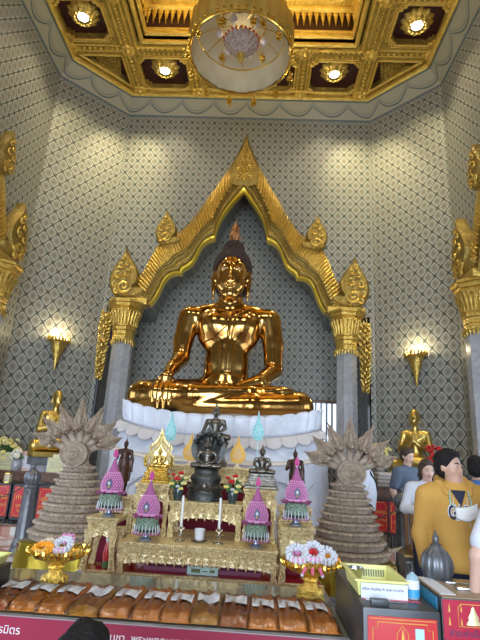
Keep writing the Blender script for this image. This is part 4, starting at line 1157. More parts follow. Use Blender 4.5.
# placing: the boss height fixes the size
def place_naga(o, cx_px, base_px, Y, boss_px, label):
    b_ = at(cx_px, base_px, Y=Y-.35); z0 = .50
    top = at(cx_px, boss_px, Y=Y-.2).z
    s = (top-z0)/zc0; x = (at(cx_px, boss_px, Y=Y-.2).x)
    o.location = (x, Y, z0); o.scale = (1.06, 1.06, s); o['label'] = label; return o
n1 = place_naga(nt_, 75, 545, 6.1, 454, 'coiled seven-headed naga tower left of the altar on gold cloth')
n2 = place_naga(copy_tree(nt_), 351, 555, 6.1, 473, 'coiled seven-headed naga tower right of the altar on gold cloth')
n1['group'] = n2['group'] = 'coiled naga towers flanking the altar'
for nn, nm in ((n1, 'left'), (n2, 'right')):
    t = thing('draped_stand', 'low stand draped in shiny gold cloth under the %s naga tower' % nm, 'stand', (nn.location.x, nn.location.y, 0))
    mb = MB(); n = 96; S_ = .47
    prof = [(0, .498), (.98, .498), (1.0, .49), (1.02, .42), (1.03, .30), (1.035, .22)]
    for j, (k, z) in enumerate(prof):
        for i in range(n):
            a = 2*pi*i/n; c, s_ = cos(a), sin(a); e = .35
            w = 1+(.018*sin(a*17)+.012*sin(a*29+1))*(j/5)
            x = S_*k*w*abs(c)**e*(1 if c > 0 else -1); y = S_*.95*k*w*abs(s_)**e*(1 if s_ > 0 else -1)
            sag = .05*(sin(a*4)+.4*sin(a*9)) if j == 5 else 0
            mb.v.append((x, y, z+sag))
    mb.f = [(i*n+k, i*n+(k+1) % n, (i+1)*n+(k+1) % n, (i+1)*n+k) for i in range(5) for k in range(n)]; mb.m = [0]*len(mb.f)
    mb.build('gold_cloth', CLOTHG, t, angle=80)
    for sx_ in (-1, 1):
        for sy_ in (-1, 1): MB().box(sx_*.40-.025, sx_*.40+.025, sy_*.38-.025, sy_*.38+.025, 0, .47).build('leg', WOOD, t)
    MB().box(-.43, .43, -.41, .41, .44, .49).build('board', WOOD, t)
# ================================================================== THE ALTAR
RX = lambda v: v
# red lacquer platform with gilded edges
t = thing('altar_platform', 'two-tier red lacquer platform with gilded edges under the altar tables', 'platform', (.15, 5.9, 0))
MB().box(-1.16, 1.18, -1.0, .8, 0, .34, ch=.01).build('lower_step', REDL, t)
MB().box(-1.12, 1.15, -.82, .78, .34, .415, ch=.005).build('upper_step', REDL, t)
def beadrow(mb, x0, x1, y, z, r=.011, step=.026):
    x = x0
    while x < x1: mb.ball((x, y, z), r, 5); x += step
def trimstrip(name, x0, x1, y, z0, z1, par):
    mb = MB(); mb.box(x0, x1, y-.02, y+.01, z0, z1, ch=.006); mb.tube([(x0, y-.022, z1-.008), (x1, y-.022, z1-.008)], .009, 6); mb.tube([(x0, y-.022, z0+.008), (x1, y-.022, z0+.008)], .007, 6)
    beadrow(mb, x0, x1, y-.024, (z0+z1)/2, .011); return mb.build(name, GILT, par)
trimstrip('lower_gilt_edge', -1.18, 1.20, -1.0, .275, .335, t); trimstrip('upper_gilt_edge', -1.14, 1.17, -.82, .35, .415, t)
for s, x in ((-1, -1.17), (1, 1.19)):
    MB().box(x-.015, x+.015, -1.0, .8, .275, .335, ch=.005).build('side_gilt_edge', GILT, t)
cl = MB().box(-.55, .60, -.50, .10, 0, .045, ch=.015).box(-.50, .56, -.45, .05, .045, .07, ch=.01)
o = cl.build('folded_cloth', mat('mauve_cloth', (.24, .07, .12), .8), None, loc=(.12, 5.68, .416)); tag(o, 'folded mauve cloth on the red platform beneath the long gilt table', 'cloth')
t = thing('name_plaque', 'small pale green plaque leaning on the mauve cloth under the long gilt table', 'sign', (.155, 5.14, .418))
MB().box(-.15, .15, -.008, .008, 0, .075).build('plate', mat('pale_green_plaque', (.45, .62, .55), .5), t, smooth=False)
MB().box(-.11, -.02, -.010, -.009, .02, .055).box(.0, .05, -.010, -.009, .03, .04).box(.07, .12, -.010, -.009, .025, .05).build('dark_emblem', mat('olive_print', (.12, .14, .05), .5), t, smooth=False)
# gilt openwork tables ------------------------------------------------------
def gtable(label, x0, x1, y0, y1, z0, z1, ap=.10, leg=.05, splay=.0, top_h=.045, group='gilt openwork altar tables', arch_open=False, back=True):
    cx_, cy_ = (x0+x1)/2, (y0+y1)/2; w, d, h_ = (x1-x0)/2, (y1-y0)/2, z1-z0
    t = thing('gilt_table', label, 'table', (cx_, cy_, z0), 0, group)
    mb = MB(); mb.box(-w-.012, w+.012, -d-.012, d+.012, h_-.014, h_, ch=.005); mb.box(-w, w, -d, d, h_-top_h, h_-.014, ch=.006)
    beadrow(mb, -w, w, -d-.008, h_-.022, .009, .02)
    mb.tube([(-w, -d-.004, h_-top_h+.004), (w, -d-.004, h_-top_h+.004)], .007, 6)
    mb.build('table_top', GILT, t)
    # carved frieze
    fz = MB(); fh = min(.065, h_*.22); za = h_-top_h-fh
    fz.box(-w+.01, w-.01, -d+.006, -d+.03, za, h_-top_h)
    n = max(3, int(2*w/.05)); 
    for i in range(n):
        x = -w+.02+(2*w-.04)*(i+.5)/n
        for s in (-1, 1):
            sp = spiral(x+s*.008, za+fh/2+s*.006, .022, 1.1, pi/2*s, s, 10); fz.tube([(a, -d+.002, b) for a, b in sp], .006, 4)
    fz.build('frieze', GILT, t)
    # openwork apron with scalloped lower edge
    az = MB(); n = max(2, int(round((2*w-2*leg)/.085))); zb = za
    P = [(-w+leg*.6, zb)]
    L = 2*w-1.2*leg
    top = [(w-leg*.6, zb)]
    low = []
    for i in range(n*6+1):
        f_ = i/(n*6); x = -w+leg*.6+L*f_; e = abs(2*f_-1); dz = ap*(.38+.62*e**3 if arch_open or w < .3 else .55+.3*e**4)+.018*abs(sin(pi*f_*n))
        low.append((x, zb-dz))
    mb = MB().prism([(x, z) for x, z in low]+[(w-leg*.6, zb), (-w+leg*.6, zb)], -d+.012, -d+.026)
    apr = mb
    for i in range(n+1):
        f_ = i/n; x = -w+leg*.6+L*f_; e = abs(2*f_-1); dz = ap*(.38+.62*e**3 if arch_open or w < .3 else .55+.3*e**4)
        for s in (-1, 1):
            sp = spiral(x+s*.018, zb-dz*.5, min(.028, dz*.4), 1.2, pi/2, s, 10); az.tube([(a, -d+.004, b) for a, b in sp], .0075, 4)
        az.tube([(x, -d+.006, zb-dz*.7), (x, -d, zb-dz-.012), (x, -d+.008, zb-dz-.04)], [.012, .016, .003], 5)
    apr.merge(az, 1).build('apron', [GILTO, GILT], t, angle=30)
    for sx_ in (-1, 1):
        for sy_ in (-1, 1):
            lg = MB(); X0 = sx_*(w-leg/2); Y0 = sy_*(d-leg/2)
            prof = [(0, 1.0, .9), (.06, 1.05, .8), (.3, .7, .35), (.6, .9, .05), (.85, 1.25, 0), (1, 1.35, 0)]
            b0 = len(lg.v)
            for f_, k, sp_ in prof:
                z = f_*(za); ww = leg/2*k; xx = X0+sx_*splay*sp_
                lg.v += [(xx-ww, Y0-ww, z), (xx+ww, Y0-ww, z), (xx+ww, Y0+ww, z), (xx-ww, Y0+ww, z)]
            m = len(prof); lg.f = [(i*4+k, i*4+(k+1) % 4, (i+1)*4+(k+1) % 4, (i+1)*4+k) for i in range(m-1) for k in range(4)]+[(3, 2, 1, 0), tuple((m-1)*4+k for k in range(4))]; lg.m = [0]*len(lg.f)
            if sy_ < 0:
                q = 0
                z = .03
                while z < za-.02:
                    s = 1 if q % 2 else -1; xx = X0+sx_*splay*(1-z/max(za, .01))*.6
                    sp = spiral(xx+s*.005, z, .02, 1.1, pi/2*s, s, 9); lg.tube([(a, Y0-leg*.55, b) for a, b in sp], .007, 4); z += .04; q += 1
            lg.build('leg', GILT, t)
    if h_ > .3 and back: MB().box(-w+.04, w-.04, d-.05, d-.04, .02, za).build('cloth_backing', BURG, t, smooth=False)
    return t
PZ = .416
gtable('long low gilt openwork table at the front centre of the altar', -.66, .87, 5.02, 6.05, PZ, .69, .09, .06)
gtable('short gilt stand with curved legs left of the long low table', -1.0, -.70, 5.02, 5.36, PZ, .89, .10, .065, .03, arch_open=True)
gtable('short gilt stand with curved legs right of the long low table', .90, 1.22, 5.02, 5.36, PZ, .91, .10, .065, .02, arch_open=True)
gtable('gilt table with arched opening behind the two white candles', -.27, .50, 5.42, 5.84, .692, 1.05, .09, .06, arch_open=True, back=False)
gtable('tall narrow gilt stand carrying the small bright gold Buddha', -.655, -.29, 5.44, 5.86, .692, 1.21, .09, .05)
gtable('tall narrow gilt stand carrying the seated bronze Buddha', .515, .86, 5.44, 5.86, .692, 1.21, .09, .05)
gtable('left outer gilt stand under the dark standing Buddha', -1.04, -.69, 5.55, 5.95, PZ, 1.04, .09, .05)
gtable('right outer gilt stand under the dark standing Buddha', .90, 1.25, 5.55, 5.95, PZ, 1.03, .09, .05)
gtable('rear gilt table behind the dark naga Buddha', -.42, .66, 6.08, 6.62, PZ, 1.40, .10, .06)
# things on the altar ---------------------------------------------------------
def phum(loc, label):
    t = thing('garland_cone', label, 'offering', loc, 0, 'pink garland cones on tiered trays')
    MB().lathe([(.058, 0), (.062, .012), (.03, .03), (.026, .06), (.07, .085), (.075, .10)], n=24).build('pedestal_foot', mat('silver_blue_foot', (.30, .34, .45), .3, .6), t)
    MB().lathe([(.02, .10), (.112, .105), (.118, .12), (.112, .20), (.118, .215), (.02, .22)], n=32).build('green_net_drum', GREENN, t)
    fr = MB()
    for k in range(22):
        a = 2*pi*k/22; fr.tube([(.120*cos(a), .120*sin(a), .145), (.124*cos(a), .124*sin(a), .115), (.126*cos(a), .126*sin(a), .08)], [.003, .005, .004], 5)
        fr.ball((.127*cos(a), .127*sin(a), .07), (.008, .008, .012), 5)
    fr.build('white_fringe', FWHT, t)
    MB().lathe([(.108, .085), (.113, .15)], n=28).build('dark_skirt', DARK, t)
    fp = MB()
    for k in range(26):
        a = 2*pi*k/26; fp.ball((.130*cos(a), .130*sin(a), .066), (.013, .013, .010), 5)
    fp.build('pink_fringe', PINK, t)
    pe = MB()
    for k in range(10):
        a = 2*pi*k/10; pe.tube([(.09*cos(a), .09*sin(a), .225), (.13*cos(a), .13*sin(a), .222), (.16*cos(a), .16*sin(a), .232)], [.02, .022, .003], 6, flat=.35)
    pe.lathe([(.085, .220), (.10, .228)], n=32); pe.build('petal_ring', mat('dark_pink_leaf', (.22, .05, .12), .5), t)
    prof = [(.092, .228), (.104, .25), (.110, .28), (.106, .32), (.092, .36), (.074, .395), (.058, .425), (.047, .45), (.044, .455), (.030, .49), (.018, .53), (.007, .565)]
    MB().lathe([(.108, .228), (.115, .24), (.108, .252)], n=32).build('rim', FPNK, t)
    cone_ = MB().lathe(prof, n=32)
    nt2 = MB()      # knotted lattice
    def rad(z):
        for i in range(len(prof)-1):
            if prof[i][1] <= z <= prof[i+1][1]: f_ = (z-prof[i][1])/(prof[i+1][1]-prof[i][1]); return prof[i][0]+(prof[i+1][0]-prof[i][0])*f_
        return .02
    for j in range(9):
        z = .25+j*.021; r = rad(z)+.002; n = 22
        for k in range(n):
            a = 2*pi*(k+.5*(j % 2))/n; nt2.ball((r*cos(a), r*sin(a), z), (.0085, .0085, .011), 5)
    b = cone_.merge(nt2, 1).build('cone', [PINK, mat('light_pink', (.66, .30, .52), .6)], t)
    r = .116; m = MB().prism([(0, .365), (.028, .33), (.032, .30), (0, .252), (-.032, .30), (-.028, .33)], -r-.004, -r+.03); m.build('dark_medallion', mat('indigo_medallion', (.05, .06, .12), .4), b)
    MB().ball((0, -r-.006, .318), (.013, .006, .018), 8).build('medallion_figure', FWHT, b); MB().ball((0, -r-.006, .285), (.010, .006, .008), 8).build('medallion_flower', FORG, b)
    bu = MB().ball((0, 0, .61), (.012, .012, .042), 10)
    for k in range(5): a = k*2*pi/5; bu.tube([(.01*cos(a), .01*sin(a), .57), (.02*cos(a), .02*sin(a), .60), (.01*cos(a), .01*sin(a), .655)], [.006, .010, .002], 5)
    bu.build('flower_bud', PINKD, t); MB().ball((0, 0, .565), (.014, .014, .01), 8).build('bud_collar', FWHT, t)
    return t
ph = phum((-.84, 5.18, .892), 'pink garland cone on the short gilt stand, leftmost of the four')
cp(ph, (1.05, 5.18, .912), label='pink garland cone on the short gilt stand, rightmost of the four')
cp(ph, (-.44, 5.18, .692), label='pink garland cone below the small bright gold Buddha')
cp(ph, (.66, 5.18, .692), label='pink garland cone below the seated bronze Buddha')
# standing dark Buddhas
def standing(loc, label, S=.62, rz=0, left=1):
    t = thing('standing_buddha', label, 'statue', loc, rz, 'dark standing Buddhas at the altar sides')
    b = Sdf(); g = lambda *p: tuple(c*S for c in p)
    for s in (-1, 1): b.chain([g(s*.045, 0, .03), g(s*.05, 0, .5)], [.04*S, .06*S], .04*S); b.ell(g(s*.045, -.03, .02), g(.03, .06, .02), .01*S)
    b.ell(g(0, 0, .52), g(.105, .08, .12), .05*S); b.cap(g(0, 0, .5), g(0, 0, .72), .07*S, .085*S, .05*S); b.cap(g(-.09, 0, .765), g(.09, 0, .765), .04*S, .04*S, .05*S)
    b.chain([g(left*.12, 0, .765), g(left*.155, .01, .6), g(left*.16, -.02, .46), g(left*.18, -.03, .38)], [.035*S, .03*S, .022*S, .012*S], .01*S)
    b.chain([g(-left*.12, 0, .765), g(-left*.16, .0, .62), g(-left*.11, -.09, .66), g(-left*.10, -.10, .74)], [.035*S, .03*S, .022*S, .014*S], .01*S)
    b.cap(g(0, 0, .78), g(0, 0, .84), .028*S, .026*S, .02*S); b.ell(g(0, -.005, .885), g(.043, .05, .058), .01*S)
    b.cap(g(0, -.05, .895), g(0, -.06, .875), .006*S, .009*S, .006*S)
    # robe falling to the shins
    b.cap(g(0, .01, .16), g(0, .01, .6), .098*S, .10*S, .03*S); b.cap(g(left*.13, .0, .22), g(left*.13, .0, .6), .014*S, .03*S, .03*S)
    solid('body', b, .0085*S/.62, BROWNB, t, smooth=1)
    hb = MB().ball(g(0, .005, .91), g(.046, .052, .045), 12).ball(g(0, .01, .955), g(.024, .024, .022), 8); hb.lathe([(.012*S, .965*S), (.010*S, .985*S), (.001, 1.04*S)], c=(0, .006, 0), n=8); hb.build('hair', BROWNB, t)
    lotus_base(t, BROWNB, .13*S, .05*S, z0=-.045*S, sq=1)
    return t
standing((-.90, 5.78, 1.07), 'dark brown standing Buddha behind the leftmost pink garland cone', .60, 0, 1)
standing((1.08, 5.78, 1.06), 'dark brown standing Buddha behind the rightmost pink garland cone', .60, 0, 1)
# black Buddha sheltered by a naga hood
NB = t = thing('naga_buddha', 'blackened bronze Buddha seated under a naga hood at the altar centre', 'statue', (.075, 5.66, 1.052))
mb = MB(); mb.lathe([(.185, 0), (.19, .07), (.178, .085), (.172, .12), (.19, .135), (.195, .16), (.155, .2), (.15, .23), (.165, .26), (.16, .30), (.13, .33), (.125, .36), (.135, .385), (.12, .40)], n=48, sq=.85, wob=lambda a, z: 1+.012*cos(a*30))
mb.build('coiled_base', BLACKB, t)
MB().ball((0, -.158, .19), (.035, .02, .05), 10).build('base_emblem', BRONZE, t)
fig = thing('tmp', 'x', 'x'); bpy.data.objects.remove(fig)
bd = seated(t, BRONZE, .38, 'meditate', h=.0055, tall=1)
for c in list(t.children):
    if c.name.startswith(('body', 'hair')): c.location = (0, -.055, .40)
hd = MB()
P = bez([(-.10, .44), (-.17, .55), (-.185, .68), (-.15, .80), (-.09, .87), (-.03, .90), (0, .96), (.03, .90), (.09, .87), (.15, .80), (.185, .68), (.17, .55), (.10, .44)], 6)
hole_ = bez([(.07, .46), (.085, .56), (.085, .66), (.05, .74), (0, .79), (-.05, .74), (-.085, .66), (-.085, .56), (-.07, .46)], 5)
hd.prism(P, .05, .085)
for k in range(7):
    a = radians(-72+24*k); c = Vector((.135*sin(a), .03, .68+.155*cos(a))); hd.ball(c, (.034, .045, .036), 8); hd.tube([c, c+Vector((.05*sin(a), 0, .06*cos(a)))], [.024, .004], 6)
    c2 = Vector((.115*sin(a), .035, .60+.10*cos(a))); hd.tube([(c.x, .05, c.z), (c2.x, .04, c2.z), (.07*sin(a), .05, .46)], [.022, .02, .015], 6)
hd.build('naga_hood', BLACKB, t); NB.scale = (1.06, 1, .86)
# bronze seated Buddha standing behind on the rear table
t = thing('seated_bronze_buddha', 'weathered bronze Buddha raised high directly behind the black naga Buddha', 'statue', (.085, 6.3, 1.402)); t.scale = (1.1, 1.1, 1.03)
MB().lathe([(.16, 0), (.165, .05), (.14, .08), (.12, .2), (.15, .23), (.17, .27), (.175, .30), (.14, .315)], n=40).build('tall_base', BRONZE, t)
seated(t, BRONZE, .44, 'earth', h=.007, tall=.8)
for c in list(t.children):
    if c.name.startswith(('body', 'hair')): c.location.z = .315
# bronze Buddha on the right tall stand
t = thing('seated_bronze_buddha', 'seated bronze Buddha on stepped base, on the right tall gilt stand', 'statue', (.70, 5.66, 1.212)); t.scale = (1.05, 1.05, .93)
seated(t, BRONZE, .32, 'meditate', h=.0055, tall=.9)
for c in list(t.children): c.location.z = .17
mb = MB(); 
for i, (w, z) in enumerate(((.175, 0), (.165, .035), (.14, .06), (.15, .085), (.125, .11), (.135, .14))): mb.box(-w, w, -w*.8, w*.8, z, z+.032, ch=.006)
mb.build('stepped_base', BRONZE, t)
# bright gold Buddha with flaming aureole
t = thing('golden_buddha', 'small bright gold Buddha with pointed flame aureole, on the left tall gilt stand', 'statue', (-.475, 5.66, 1.212)); t.scale = (.95, .95, .82)
seated(t, GSTAT, .26, 'earth', h=.005, tall=.8)
for c in list(t.children): c.location.z = .20
mb = MB()
for i, (w, z) in enumerate(((.165, 0), (.15, .04), (.125, .07), (.14, .10), (.115, .13), (.125, .165))): mb.box(-w, w, -w*.8, w*.8, z, z+.035, ch=.006)
for k in range(24):
    for s in (-1, 1): mb.tube([(-.15+.0127*k, s*.125, .045), (-.15+.0127*k, s*.13, .065)], .005, 4)
mb.build('stepped_base', BRASSE, t)
ao = MB(); R = bez([(-.15, .20), (-.155, .30), (-.11, .36), (-.12, .44), (-.07, .50), (-.03, .56), (0, .68)], 5); pts = R+[(-x, z) for x, z in R[::-1][1:]]
ao.tube([(x, .05, z) for x, z in pts], .013, 6)
R2 = [(x*.72, .2+(z-.2)*.78) for x, z in pts]; ao.tube([(x, .045, z) for x, z in R2], .010, 6)
for i in range(0, len(pts)-1, 2):
    x, z = pts[i]; ao.tube([(x, .05, z), (x*1.12, .05, z+.025), (x*1.10, .05, z+.06)], [.010, .013, .002], 5)
    ao.tube([(x, .05, z), (R2[i][0], .045, R2[i][1])], .007, 4)
ao.prism([(x*.98, z) for x, z in R2[::2]], .055, .065); ao.build('aureole', mat('pale_gold_aureole', (.85, .70, .32), .35, .6), t)
for s in (-1, 1):
    g = MB().tube([(s*.15, -.03, .20), (s*.165, -.03, .30), (s*.15, -.03, .36)], [.02, .018, .004], 6).ball((s*.14, -.05, .24), .018, 8); g.build('guardian', BRASS, t)
# orange and turquoise leaf-shaped offerings
def leafform(loc, label, m, m2, w, h_, stem, group):
    t = thing('leaf_offering', label, 'offering', loc, 0, group)
    z0 = stem
    R = bez([(0, z0), (w*.6, z0+.02*h_), (w, z0+.22*h_), (w*.9, z0+.40*h_), (w*.5, z0+.58*h_), (w*.22, z0+.72*h_), (w*.12, z0+.84*h_), (0, z0+h_)], 4)
    pl_ = R+[(-x, z) for x, z in R[::-1][1:-1]]
    MB().prism(pl_, -.018, .018, bev=.25).build('leaf_form', m, t)
    e = MB(); e.tube([(x, 0, z) for x, z in pl_+[pl_[0]]], .006, 5)
    for k in range(9): 
        f_ = k/9; e.tube([(-w*.8*(1-f_), -.028, z0+.24*h_+.5*h_*f_*.7), (0, -.034, z0+.12*h_+.5*h_*f_), (w*.8*(1-f_), -.028, z0+.24*h_+.5*h_*f_*.7)], .004, 4)
    e.build('lattice', m2, t)
    MB().tube([(0, 0, .01), (0, 0, z0+.02)], .006, 6).build('stem', m2, t)
    MB().lathe([(.05, 0), (.055, .012), (.02, .03), (.012, .06)], n=16).build('foot', m2, t)
    return t
OG = 'orange leaf offerings either side of the dark Buddhas'; TG = 'turquoise leaf offerings on thin stems'
leafform((-.19, 6.22, 1.402), 'orange leaf-shaped offering left of the black naga Buddha', ORNG, CREAM, .095, .34, .06, OG)
leafform((.40, 6.22, 1.402), 'orange leaf-shaped offering right of the black naga Buddha', ORNG, CREAM, .095, .34, .06, OG)
for X_, x_px, y_tip, lab in ((-1, 173, 411, 'left of the orange pair'), (1, 259, 411, 'right of the orange pair')):
    tip = at(x_px, y_tip, Y=6.45)
    leafform((tip.x, 6.45, 1.402), 'turquoise leaf-shaped offering on a thin stem, '+lab, TEAL, mat('turquoise_edge', (.55, .82, .84), .5) if X_ < 0 else bpy.data.materials['turquoise_edge'], .070, .38, tip.z-1.402-.38, TG)
# vases of flowers
def blob_flowers(mb, c, r, n, size, rnd, mi=0):
    for i in range(n):
        d = Vector((rnd.gauss(0, 1), rnd.gauss(0, 1), rnd.gauss(0, 1))).normalized()
        p = Vector(c)+Vector((d.x*r[0], d.y*r[1], d.z*r[2]))*(.7+.3*rnd.random()); mb.ball(p, size*(.7+.5*rnd.random()), 6, mi)
def flower(mb, c, r, n=6, mi=0, tilt=None):
    up = (tilt or Vector((0, -.6, .8))).normalized(); u = up.orthogonal().normalized(); w = up.cross(u)
    for ring, (rr, k) in enumerate(((1, n), (.55, n-1))):
        for i in range(k):
            a = 2*pi*i/k+ring*.5; d = (u*cos(a)+w*sin(a)); p = Vector(c)
            mb.tube([p, p+d*r*rr*.55+up*r*(.15+.25*ring), p+d*r*rr+up*r*(.25+.35*ring)], [r*.12, r*.36, r*.10], 6, mi=mi, flat=.5)
    mb.ball(Vector(c)+up*r*.3, r*.28, 6, mi)
def vase(x, y, z, lab, seed):
    rnd = random.Random(seed); t = thing('flower_vase', lab, 'vase', (x, y, z), 0, 'small vases of mixed flowers'); t.scale = (1.25, 1.25, 1.1)
    MB().lathe([(.032, 0), (.036, .02), (.045, .08), (.04, .11), (.034, .115)], n=20).build('pot', mat('dark_glass_vase', (.05, .08, .08), .1, 0, trans=.3) if seed == 1 else bpy.data.materials['dark_glass_vase'], t)
    lf = MB()
    for i in range(26):
        a = rnd.random()*6.3; r = .05+.05*rnd.random(); zz = .10+.12*rnd.random(); lf.tube([(0, 0, .10), (r*.6*cos(a), r*.6*sin(a), zz+.02), (r*cos(a), r*sin(a), zz)], [.003, .014, .002], 5, flat=.4)
    lf.build('leaves', LEAF, t)
    for (fx, fy, fz, m, r) in ((-.01, -.05, .20, FRED, .034), (.02, -.05, .255, FRED, .028), (-.055, -.04, .15, FYEL, .026), (.05, -.05, .16, FYEL, .028), (.0, -.06, .13, FWHT, .02), (.06, -.02, .21, FYEL, .022), (-.05, -.02, .235, FRED, .022), (.03, -.06, .11, FYEL, .022)):
        f_ = MB(); flower(f_, (fx, fy, fz), r); f_.build('flower', m, t)
vase(-.20, 5.50, 1.052, 'small vase of red and yellow flowers left of the black naga Buddha', 1)
vase(.39, 5.50, 1.052, 'small vase of red and yellow flowers right of the black naga Buddha', 2)
# candles, cup
def candle(x, y, z, lab):
    t = thing('candlestick', lab, 'candlestick', (x, y, z), 0, 'glass candlesticks with white candles')
    MB().lathe([(.052, 0), (.05, .008), (.015, .02), (.01, .05), (.022, .06), (.01, .07), (.012, .10), (.03, .115), (.034, .13), (.018, .135), (.018, .15)], n=24).build('glass_holder', GLASS, t)
    MB().lathe([(.013, .13), (.013, .40), (.011, .43), (.003, .435)], n=16).build('candle', mat('wax', (.80, .80, .76), .4) if 'wax' not in bpy.data.materials else bpy.data.materials['wax'], t)
    MB().tube([(0, 0, .43), (.002, 0, .445)], .0015, 5).build('wick', DARK, t)
candle(-.10, 5.22, .692, 'white candle in clear glass holder, left of the small glass cup'); candle(.285, 5.22, .692, 'white candle in clear glass holder, right of the small glass cup')
t = thing('glass_cup', 'small white-filled glass cup on a saucer between the two candles', 'cup', (.09, 5.24, .692))
MB().lathe([(.03, 0), (.075, .008), (.085, .016), (.08, .02), (.03, .012)], n=28).build('saucer', GLASS, t)
MB().lathe([(.030, .016), (.045, .03), (.05, .10), (.055, .125), (.051, .125), (.046, .10), (.040, .035), (.0, .03)], n=28).build('cup', mat('milky_glass', (.80, .82, .86), .2, 0, alpha=.75), t)
MB().lathe([(.036, .03), (.045, .105), (.0001, .11)], n=20).build('white_filling', FWHT, t)
def figurine(x, y, z, h_, lab, ms):
    t = thing('figurine', lab, 'figurine', (x, y, z), 0)
    MB().lathe([(.03, 0), (.032, .03), (.028, .06)], n=16).build('base', ms[0], t)
    MB().lathe([(.030, .06), (.036, .12), (.028, .17), (.015, h_-.05)], n=16).build('body', ms[1], t)
    MB().ball((0, 0, h_-.03), (.022, .022, .03), 10).build('head', ms[2], t)
figurine(-.62, 5.5, .692, .24, 'small blue and white figurine between the left garland cones', (WHTC, mat('blue_porcelain', (.25, .32, .45), .25), BRONZE))
figurine(-.82, 5.2, PZ, .28, 'small red and white figurine under the left short gilt stand', (LEAF, RED, WHTC))
# ================================================================== FRONT TABLE, BAGS, TRAYS
TZ = .60; TF = 3.08
t = thing('offering_table', 'low wide table with glass top holding robe bags, magenta banner along its front', 'table', (.15, 3.6, 0))
MB().box(-1.40, 1.04, -.50, .54, TZ-.03, TZ-.008, ch=.004).build('table_board', mat('silver_table_board', (.26, .26, .22), .25, .6, (.34, .30, .16), 7), t)
MB().box(-1.40, 1.04, -.50, .54, TZ-.008, TZ).build('glass_top', GTOP, t, smooth=False)
MB().box(-1.42, 1.06, -.525, -.502, TZ-.010, TZ-.004, ch=.002).build('front_edge', LTRIM, t)
ban = MB().box(-1.42, 1.06, -.522, -.506, .06, TZ-.011).build('banner', MAG, t, smooth=False)
for x in (-1.34, .98):
    for y in (-.45, .48): MB().box(x-.03, x+.03, y-.03, y+.03, 0, TZ-.03).build('leg', DARKM, t)
text('banner_text', 'พระมหาบูชา  พระพุทธมหาสุวรรณปฏิมากร  (หลวงพ่อทองคำ)', .058, WTEXT, ban, (.20, -.5235, .522))
text('banner_text', 'วัดไตรมิตร', .058, WTEXT, ban, (-.95, -.5235, .522))
text('banner_text', 'ชุดละ ๒๐๐ บาท   ถวายผ้าห่มองค์พระ', .07, WTEXT, ban, (.05, -.5235, .44))
def bag(w, L, h_, m, seed):
    rnd = random.Random(seed)
    t = thing('robe_bag', '', 'bag', (0, 0, 0), 0, 'packed monk robes in clear bags along the front table')
    mb = MB(); nu, nv = 14, 18; ph_ = rnd.random()*6
    def P(u, v, top):
        e = (1-abs(u)**5)*(1-abs(2*v-1)**8)
        wr = .008*sin(u*5+v*7+ph_)+.006*sin(u*13-v*4+ph_)+.005*sin(v*19+ph_*2)
        xw = w*(1-.05*(1-sin(pi*v)))
        z = h_*.22+(h_*.78*(max(e, 0)**.45)*(1.0-.22*v)+wr*e if top else -h_*.22*max(e, 0)**.3)
        return (u*xw/2, v*L, max(z, 0))
    for top in (1, 0):
        b0 = len(mb.v)
        for j in range(nv+1):
            for i in range(nu+1): mb.v.append(P(i/nu*2-1, j/nv, top))
        for j in range(nv):
            for i in range(nu): k = b0+j*(nu+1)+i; f = (k, k+1, k+nu+2, k+nu+1); mb.f.append(f if top else f[::-1]); mb.m.append(0)
    bo = mb.build('folded_robe', m, t, angle=80)
    # clear wrapper a little larger, and a paper label on top
    V = [(x*1.03, y*1.012-.002, z*1.05+.002) for x, y, z in mb.v]; wb = MB(); wb.v = V; wb.f = mb.f; wb.m = mb.m
    wb.build('plastic_wrapper', FILM, t, angle=80)
    lb = MB(); lu, lv = .52*w/2, (.44, .74)
    for j in range(5):
        for i in range(5):
            u = (i/4*2-1)*.66; v = lv[0]+(lv[1]-lv[0])*j/4; x, y, z = P(u, v, 1); lb.v.append((x, y, z*1.05+.006))
    lb.f = [(j*5+i, j*5+i+1, (j+1)*5+i+1, (j+1)*5+i) for j in range(4) for i in range(4)]; lb.m = [0]*16
    tl = MB()
    for r_ in range(5):
        v = lv[0]+.04+r_*.05
        for i in range(8):
            u0 = (i/8*2-1)*.58; u1 = ((i+1)/8*2-1)*.58; a = P(u0, v, 1); b_ = P(u1, v, 1); c = P(u1, v+.012, 1); d = P(u0, v+.012, 1)
            tl.add([(p[0], p[1], p[2]*1.05+.0085) for p in (a, b_, c, d)], [(0, 1, 2, 3)])
    lb.merge(tl, 1).build('paper_label', [PAPER, mat('grey_print', (.35, .36, .42), .6) if 'grey_print' not in bpy.data.materials else bpy.data.materials['grey_print']], t, fix=False)
    return t
fronts = [(-8, 614), (20, 614.5), (47.5, 618), (79, 621), (111.5, 622.5), (144, 625), (174, 627), (204, 629.5), (234, 632), (263.5, 633.5), (294, 636), (326, 638.5)]
backs = [(-18, 590), (8, 590), (40, 590), (68, 592), (97, 595), (126, 596), (156, 597), (182, 598.5), (208, 600), (236, 601), (263, 603), (289, 606), (316, 609)]
backs = backs[1:]
desc = ['brown-orange robe bag cut by the left photo edge', 'orange robe bag, second from the left end', 'orange robe bag, third from the left end beside the left brass tray', 'ochre robe bag, fourth from the left end', 'orange robe bag, fifth from the left end', 'orange robe bag, sixth from the left end', 'light orange robe bag, seventh from the left end', 'shiny ochre robe bag with rounded bulge, eighth from the left end', 'rust orange robe bag, fourth from the right end', 'orange robe bag, third from the right end', 'orange robe bag, next to the last on the right', 'orange robe bag at the right end, below the right brass tray']
protos = [bag(.205, .58, .062, m, i) for i, m in enumerate((ROBE, ROBE2, ROBE3))]
used = [False]*3
order = [2, 0, 0, 1, 0, 0, 0, 1, 2, 0, 0, 0]
